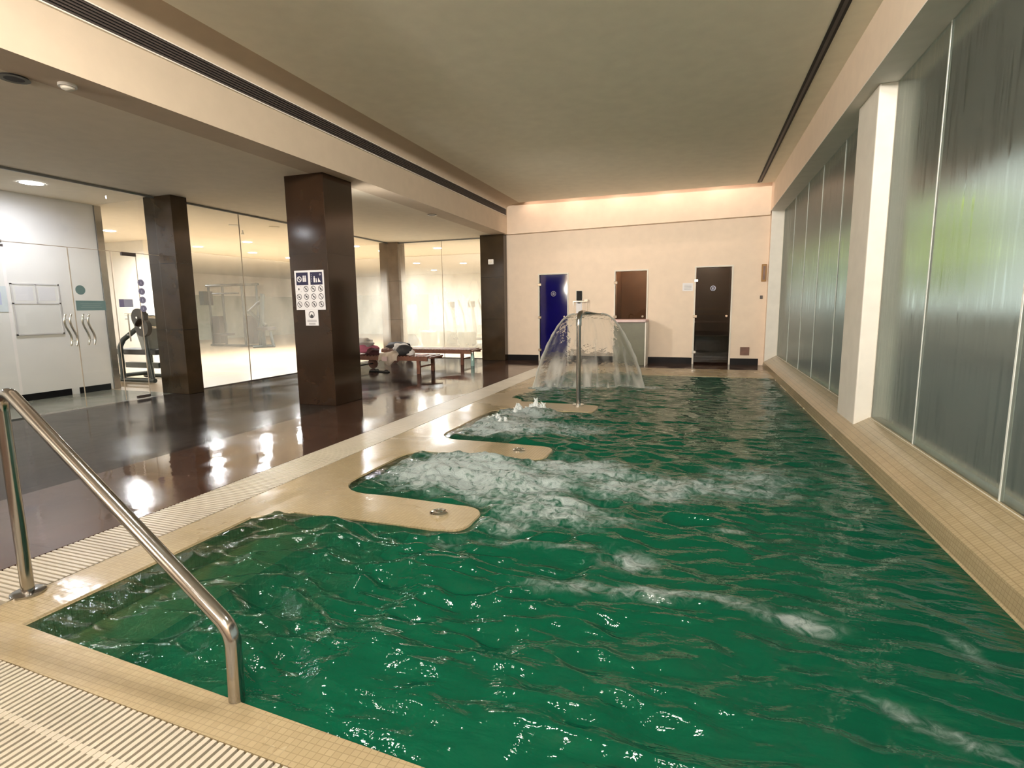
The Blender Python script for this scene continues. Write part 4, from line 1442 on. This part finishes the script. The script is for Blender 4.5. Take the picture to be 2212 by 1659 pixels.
# fill downlights added out of view in the pool ceiling, for general light
for k, (x, y) in enumerate(((-2.9, 2.2), (-.3, 2.2), (-2.9, -.6), (-.3, -.6), (-2.9, -2.8), (-.3, -2.8))):
    downlight(x, y, MC - .001, .16, M['fill_warm'], 'added warm fill light in the pool ceiling over the near end of the pool', 'added pool ceiling fill lights', 7, WARM)
# added fill lamps on the wall behind the camera, brightening the pool ceiling
for x in (-1.5, -.45, .6):
    o = thing('fill_wall_lamp', (x, NY, 3.3), 'added warm fill lamp on the near end wall', 'wall lamp', 'added fill lamps of the near wall')
    B('backplate', M['white'], (x - .2, x + .2, NY, NY + .02, 3.08, 3.52), parent=o)
    B('shade', emit_mat('fill_shade_glow', WARM, 16), (x - .18, x + .18, NY + .02, NY + .10, 3.10, 3.50), parent=o)
    L = bpy.data.lights.new('fill_uplight', 'AREA')
    L.shape = 'RECTANGLE'
    L.size, L.size_y = .36, .10
    L.energy = 600
    L.color = WARM
    L.spread = math.radians(160)
    lo = bpy.data.objects.new('fill_uplight', L)
    COL.objects.link(lo)
    lo.parent = o
    lo.location = (0, .16, .2)
    lo.rotation_euler = Vector((0, 1, 1.15)).to_track_quat('-Z', 'Y').to_euler()

o = thing('fill_wall_lamp', (-6.6, NY, 1.9), 'added warm fill lamp under the low deck ceiling on the near end wall', 'wall lamp')  # added, unseen: lifts the brightness of the low deck ceiling
B('backplate', M['white'], (-6.8, -6.4, NY, NY + .02, 1.65, 2.2), parent=o)
B('shade', M['fill_warm_soft'], (-6.78, -6.42, NY + .02, NY + .10, 1.67, 2.18), parent=o)
L = bpy.data.lights.new('fill_uplight', 'AREA')
L.shape = 'RECTANGLE'
L.size, L.size_y = .36, .10
L.energy = 290
L.color = WARM
lo = bpy.data.objects.new('fill_uplight', L)
COL.objects.link(lo)
lo.parent = o
lo.location = (0, .16, .32)
lo.rotation_euler = Vector((0, .6, 1)).to_track_quat('-Z', 'Y').to_euler()

# fill spotlights added out of view behind the deck column, brightening the back wall
def column_fill(x, y, z, target, power, label):
    o = thing('fill_spotlight', (x, y, z), label, 'spotlight', 'added fill spotlights on the far side of the deck column')
    B('bracket', M['black'], (x - .03, x + .03, y, y + .05, z - .03, z + .03), parent=o)
    d = (Vector(target) - Vector((x, y, z))).normalized()
    c = Vector((x, y + .10, z))
    MB().tube([c - d * .04, c + d * .06], .05, 18).build('lamp_head', M['black'], o, smooth=True)
    MB().tube([c + d * .061, c + d * .063], .042, 18).build('lens', M['fill_warm'], o)
    L = bpy.data.lights.new('fill_spot', 'SPOT')
    L.energy = power
    L.color = WARM
    L.spot_size = math.radians(84)
    L.spot_blend = 1.0
    L.shadow_soft_size = 0.25
    lo = bpy.data.objects.new('fill_spot', L)
    COL.objects.link(lo)
    lo.parent = o
    lo.location = c + d * .07 - Vector((x, y, z))
    lo.rotation_euler = d.to_track_quat('-Z', 'Y').to_euler()


column_fill(-4.72, 6.5, 2.75, (0.2, 12.4, 0.5), 285, 'added black fill spotlight hidden on the far side of the deck column')
column_fill(-5.0, 6.5, 2.75, (-2.6, 12.4, 0.5), 130, 'added black fill spotlight beside the first behind the deck column')

# ------------------------------------------------------------------ sun loungers
def lounger(label, x0, x1, y0, y1):
    h = .33
    t = thing('sun_lounger', ((x0 + x1) / 2, (y0 + y1) / 2, 0), label, 'sun lounger', 'teak sun loungers by the gym glass')
    for y in (y0, y1 - .035):
        B('side_rail', M['lounger'], (x0, x1, y, y + .035, h - .075, h), parent=t, bevel=.004)
    s = MB()
    n = int((x1 - x0) / .075)
    for i in range(n):
        x = x0 + .01 + i * (x1 - x0 - .02) / n
        s.box(x, x + .055, y0 + .02, y1 - .02, h - .005, h + .018)
    s.build('slats', M['lounger'], t)
    for y in (y0 + .005, y1 - .06):
        B('leg', M['lounger'], (x1 - .24, x1 - .17, y, y + .055, 0, h - .02), parent=t, bevel=.004)
    B('stretcher', M['lounger'], (x1 - .22, x1 - .19, y0 + .05, y1 - .05, .12, .15), parent=t)
    for y in (y0 - .03, y1 + .005):
        w = MB().tube([(x0 + .37, y, .115), (x0 + .37, y + .028, .115)], .115, 28).build('wheel', M['lounger'], t, smooth=True)
    MB().tube([(x0 + .37, y0 - .04, .115), (x0 + .37, y1 + .04, .115)], .013, 10).build('axle', M['black'], t, smooth=True)
    B('handle_bar', M['lounger'], (x1, x1 + .05, y0 + .06, y1 - .06, h - .03, h + .005), parent=t)
    return t


lounger('teak sun lounger holding the clothes and dark bag, nearer the pool', -7.05, -5.0, 9.32, 9.98)
lounger('empty-ended teak sun lounger beside the back column, with a bottle under it', -7.15, -4.85, 11.06, 11.70)
LH = .348
o = thing('clothes_pile', (-6.65, 9.6, LH), 'crumpled white and pink clothes heaped on the lounger head', 'clothes', 'belongings on the near lounger')
MB().blob((-6.62, 9.58, LH + .24), .24, .2, .11, 2, .3, floor=LH).build('white_garment', M['cloth_white'], o, smooth=True)
MB().blob((-6.58, 9.64, LH + .12), .22, .2, .10, 5, .35, floor=LH).build('pink_garment', M['cloth_pink'], o, smooth=True)
o = MB().blob((-6.30, 9.44, LH + .05), .13, .12, .09, 9, .25, floor=LH).build('maroon_bag', M['cloth_maroon'], smooth=True)
tag(o, 'dark maroon bag under the pink clothes on the near lounger', 'bag')
tw = MB()
ny = 24
for i in range(ny + 1):
    x = -6.08 + .42 * i / ny
    rows = []
    for j, (y, z) in enumerate(((9.75, LH + .02), (9.6, LH + .03), (9.45, LH + .03), (9.34, LH + .025), (9.300, LH - .01), (9.288, LH - .07), (9.284, LH - .14 + .05 * math.sin(i * .35)))):
        rows.append((x, y - .006 * math.sin(i * 1.3), z + .018 * max(0, math.sin(i * .9 + j)) * (j < 4) + .05 * math.exp(-((i - 12) / 5) ** 2) * (j < 3)))
    tw.v += rows
for i in range(ny):
    for j in range(6):
        a = i * 7 + j
        tw.f.append((a, a + 7, a + 8, a + 1))
o = tw.build('beach_towel', M['cloth_beige'], smooth=True)
m_ = o.modifiers.new('thick', 'SOLIDIFY')
m_.thickness = .008
tag(o, 'beige towel draped over the side of the near lounger', 'towel')
o = B('small_box', M['pale_pink'], (-5.98, -5.86, 9.27, 9.283, LH - .10, LH - .01))
o.location = (0, -.012, 0)
tag(o, 'small pale square pouch hanging at the edge of the beige towel', 'pouch')
o = thing('backpack', (-5.62, 9.55, LH), 'dark round-topped backpack with white towel on the near lounger', 'backpack')
MB().blob((-5.60, 9.50, LH + .10), .16, .15, .12, 12, .12, floor=LH).build('body', M['cloth_dark'], o, smooth=True)
MB().blob((-5.74, 9.60, LH + .13), .17, .12, .11, 15, .25, floor=LH).build('towel', M['cloth_white'], o, smooth=True)
MB().blob((-5.46, 9.52, LH + .05), .07, .1, .06, 16, .25, floor=LH).build('towel_end', M['cloth_white'], o, smooth=True)
o = B('folded_cloth', M['pale_pink'], (-5.34, -5.16, 9.5, 9.72, LH, LH + .02), bevel=.006)
tag(o, 'folded pale pink cloth near the foot of the near lounger', 'cloth')
o = MB().blob((-6.85, 11.35, LH + .05), .3, .2, .09, 22, .25, floor=LH).build('dark_towel', M['cloth_dark'], smooth=True)
tag(o, 'dark crumpled towel on the head of the far lounger', 'towel')
for k, (x, y, a) in enumerate(((-6.30, 9.50, .2), (-6.05, 9.44, -.25))):
    o = thing('flip_flop', (x, y, 0), ('black flip-flop lying by the lounger wheel', 'black flip-flop lying farther from the lounger wheel')[k], 'flip-flop', 'pair of flip-flops under the near lounger')
    sp = [(-.13, -.02), (-.12, -.04), (-.02, -.035), (.09, -.05), (.13, -.03), (.135, .02), (.09, .05), (-.02, .035), (-.12, .04), (-.13, .02)]
    c, s = math.cos(a), math.sin(a)
    MB().prism([(x + u * c - v * s, y + u * s + v * c) for u, v in sp], lambda u, v, t: (u, v, t), 0.0, .018).build('sole', M['black'], o)
    MB().tube([(x + .0 * c - .045 * -s, y + .045, .015), (x + .05, y + .02, .05), (x + .09, y, .02), (x + .05, y - .02, .05), (x, y - .045, .015)], .007, 8).build('strap', M['cloth_dark'], o, smooth=True)
o = thing('water_bottle', (-4.75, 10.97, 0), 'pale teal plastic bottle standing by the far lounger leg', 'bottle')
MB().tube([(-4.75, 10.97, 0), (-4.75, 10.97, .20), (-4.75, 10.97, .25), (-4.75, 10.97, .28)], [.042, .042, .02, .016], 18).build('body', M['bottle'], o, smooth=True)
MB().tube([(-4.75, 10.97, .28), (-4.75, 10.97, .305)], .018, 14).build('cap', M['white'], o, smooth=True)

# ------------------------------------------------------------------ gym machines
def press_machine(x, y, label):
    t = thing('press_machine', (x, y, 0), label, 'gym machine')
    T_ = lambda n, pts, r, mat='gym_dark': MB().tube([(x + p[0], y + p[1], p[2]) for p in pts], r, 10).build(n, M[mat], t, smooth=True)
    T_('base_rail', [(-.55, -.3, .05), (.5, -.3, .05)], .04)
    T_('base_rail', [(-.55, .3, .05), (.5, .3, .05)], .04)
    T_('cross_rail', [(-.5, -.32, .10), (-.5, .32, .10)], .04)
    T_('upright', [(-.30, -.3, .05), (-.30, -.3, .65), (-.24, -.27, .78), (-.02, -.15, .98), (.02, -.1, 1.1)], .045)
    T_('column', [(.02, 0, .05), (.02, 0, 1.25)], .05)
    B('seat', M['gym_pad'], (x - .6, x + .45, y - .2, y + .2, .50, .60), parent=t, bevel=.02)
    B('lower_beam', M['gym_dark'], (x - .55, x + .3, y - .06, y + .06, .24, .34), parent=t)
    p = MB()
    p.add([(x - .14, y - .17, 1.22), (x + .06, y - .17, 1.22), (x + .20, y - .17, .52), (x + .08, y - .17, .52), (x - .14, y + .17, 1.22), (x + .06, y + .17, 1.22), (x + .20, y + .17, .52), (x + .08, y + .17, .52)],
          [(0, 3, 2, 1), (4, 5, 6, 7), (0, 1, 5, 4), (1, 2, 6, 5), (2, 3, 7, 6), (3, 0, 4, 7)])
    p.build('backrest', M['gym_grey'], t, bevel=.02)
    for k, (dx, z) in enumerate(((.25, 1.18), (.32, 1.0))):
        MB().tube([(x + dx, y - .32, z), (x + dx, y - .24, z)], .16, 24).build('weight_disc', M['gym_pad'], t, smooth=True)
        MB().tube([(x + dx, y - .34, z), (x + dx, y + .3, z)], .02, 10).build('axle', M['chrome'], t, smooth=True)
    T_('press_arm', [(.25, -.2, 1.2), (.30, -.25, .8), (.40, -.3, .45), (.45, -.3, .08)], .035)
    T_('push_handle', [(-.15, -.25, 1.24), (.12, -.25, 1.24)], .018, 'chrome')
    return t


press_machine(-9.72, 7.25, 'dark green press machine behind the clear glass beside the corridor column')


def multi_gym(x, y, label):
    t = thing('multi_gym', (x, y, 0), label, 'gym machine')
    T_ = lambda n, pts, r, mat='gym_dark': MB().tube([(x + p[0], y + p[1], p[2]) for p in pts], r, 8).build(n, M[mat], t, smooth=True)
    for dx in (-1.1, -.45, .45, 1.1):
        T_('upright', [(dx, 0, 0), (dx, 0, 2.25)], .04)
    T_('top_bar', [(-1.2, 0, 2.2), (1.2, 0, 2.2)], .045)
    T_('pull_bar', [(-.6, -.3, 1.9), (.6, -.3, 1.9)], .025)
    for dx in (-.78, .78):
        B('weight_stack', M['gym_pad'], (x + dx - .16, x + dx + .16, y - .1, y + .1, .1, 1.1), parent=t)
    B('shroud', M['gym_dark'], (x - 1.35, x - 1.15, y - .2, y + .2, 1.5, 2.0), parent=t)
    B('bench_seat', M['gym_pad'], (x - .2, x + .2, y - .8, y - .2, .42, .5), parent=t, bevel=.02)
    T_('base_rail', [(-1.2, 0, .04), (1.2, 0, .04)], .04)
    return t


multi_gym(-15.9, 15.2, 'wide multi-station gym frame blurred behind the misted glass')


def arm_machine(x, y, label):
    t = thing('arm_machine', (x, y, 0), label, 'gym machine')
    T_ = lambda n, pts, r, mat='gym_dark': MB().tube([(x + p[0], y + p[1], p[2]) for p in pts], r, 8).build(n, M[mat], t, smooth=True)
    T_('mast', [(0, 0, 0), (0, 0, 1.1), (.1, 0, 1.85)], .08)
    T_('lever', [(-.55, 0, 1.25), (-.1, 0, 1.55), (.12, 0, 1.62)], .06)
    T_('lever', [(-.55, 0, 1.25), (-.2, 0, 1.0), (.15, 0, .75)], .07)
    T_('foot_bar', [(-.2, -.3, .05), (.2, .3, .05)], .05)
    B('seat', M['gym_pad'], (x - .1, x + .4, y - .2, y + .2, .6, .72), parent=t, bevel=.02)
    T_('front_leg', [(.3, 0, .65), (.42, 0, .04)], .05)
    return t


arm_machine(-14.35, 14.9, 'dark lever-arm machine blurred behind the misted glass left of the deck column')


def elliptical(x, y, rz, label):
    t = thing('elliptical_trainer', (x, y, 0), label, 'gym machine', 'elliptical trainers at the back of the gym')
    T_ = lambda n, pts, r, mat='gym_grey': MB().tube([(x + p[0], y + p[1], p[2]) for p in pts], r, 8).build(n, M[mat], t, smooth=True)
    T_('base_rail', [(-.7, 0, .06), (.7, 0, .06)], .06)
    T_('mast', [(.45, 0, .1), (.35, 0, 1.35)], .05)
    B('flywheel_housing', M['gym_dark'], (x - .75, x - .2, y - .16, y + .16, .1, .55), parent=t, bevel=.06)
    for s in (-1, 1):
        T_('arm_lever', [(.3 - .1 * s, .26 * s, .5), (.22 - .1 * s, .28 * s, 1.1), (.05 - .1 * s, .26 * s, 1.55)], .03)
        B('pedal', M['gym_pad'], (x - .25 + .1 * s, x + .15 + .1 * s, y + .2 * s - .07, y + .2 * s + .07, .28, .33), parent=t)
    B('console', M['gym_pad'], (x + .25, x + .4, y - .18, y + .18, 1.3, 1.5), parent=t, bevel=.02)
    t.rotation_euler.z = rz
    return t


for k, (x, y, rz, lb) in enumerate(((-8.25, 16.6, .5, 'elliptical trainer farthest from the back column, seen through the end glass'), (-7.35, 16.2, .7, 'elliptical trainer in the middle of the row behind the end glass'), (-6.55, 15.9, .6, 'elliptical trainer with levers showing next to the back column'))):
    elliptical(x, y, rz, lb)
o = thing('punch_bag', (-9.6, 16.8, 0), 'tall grey padded training post blurred behind the end glass', 'gym machine')
MB().tube([(-9.6, 16.8, .4), (-9.6, 16.8, .46), (-9.6, 16.8, 1.35), (-9.6, 16.8, 1.42)], [.2, .24, .24, .2], 20).build('pad', M['gym_grey'], o, smooth=True)
MB().tube([(-9.6, 16.8, 0), (-9.6, 16.8, .12), (-9.6, 16.8, .4)], [.34, .32, .12], 20).build('base', M['gym_pad'], o, smooth=True)

# ------------------------------------------------------------------ garden outside the fogged windows
struct(B('ground_garden', M['paving'], (1.72, 30, -6, 45, -.3, -.05)))
struct(B('roof_eave', M['eave'], (1.5, 4.2, -6, 30, 3.3, 3.5)))
struct(B('wall_garden', simple('dark_garden_wall', (.09, .095, .09), .85, noise=.15), (6.0, 6.3, -2, 45, -.1, 1.05)))


def tree(label, x, y, h, r, n, mat, seed):
    rnd = random.Random(seed)
    t = thing('garden_tree', (x, y, -.05), label, 'tree', 'trees outside the fogged windows')
    MB().tube([(x, y, -.05), (x + .05, y, h * .5), (x, y + .05, h * .8)], [.12, .09, .04], 10).build('trunk', M['bark'], t, smooth=True)
    m = MB()
    for _ in range(n):
        u = Vector((rnd.gauss(0, 1), rnd.gauss(0, 1), rnd.gauss(0, 1))).normalized() * (rnd.random() ** .4)
        c = Vector((x + u.x * r, y + u.y * r, h * .68 + u.z * h * .42))
        a = Vector((rnd.uniform(-1, 1), rnd.uniform(-1, 1), rnd.uniform(-.4, .4))).normalized() * .16
        b = a.cross(Vector((rnd.uniform(-1, 1), rnd.uniform(-1, 1), 1))).normalized() * .09
        m.add([c - a, c + b, c + a, c - b], [(0, 1, 2, 3)])
    m.build('foliage', mat, t, merge=False)


tree('sunlit yellow-green tree glowing through the nearer fogged window', 7.6, 21.2, 4.4, 1.25, 700, M['leaf'], 1)
tree('sunlit yellow-green tree glowing through the far fogged window', 7.4, 32.8, 5.6, 2.4, 1300, M['leaf'], 2)
tree('dark tree in the middle of the nearer fogged window', 8.6, 14.0, 5.0, 2.2, 1000, M['leaf_dark'], 3)
tree('dark tree between the two bright patches outside', 9.0, 27.0, 5.8, 2.3, 1000, M['leaf_dark'], 4)
tree('dark tree farthest off in the fogged far window', 7.4, 41.0, 6.5, 3.0, 1000, M['leaf_dark'], 5)
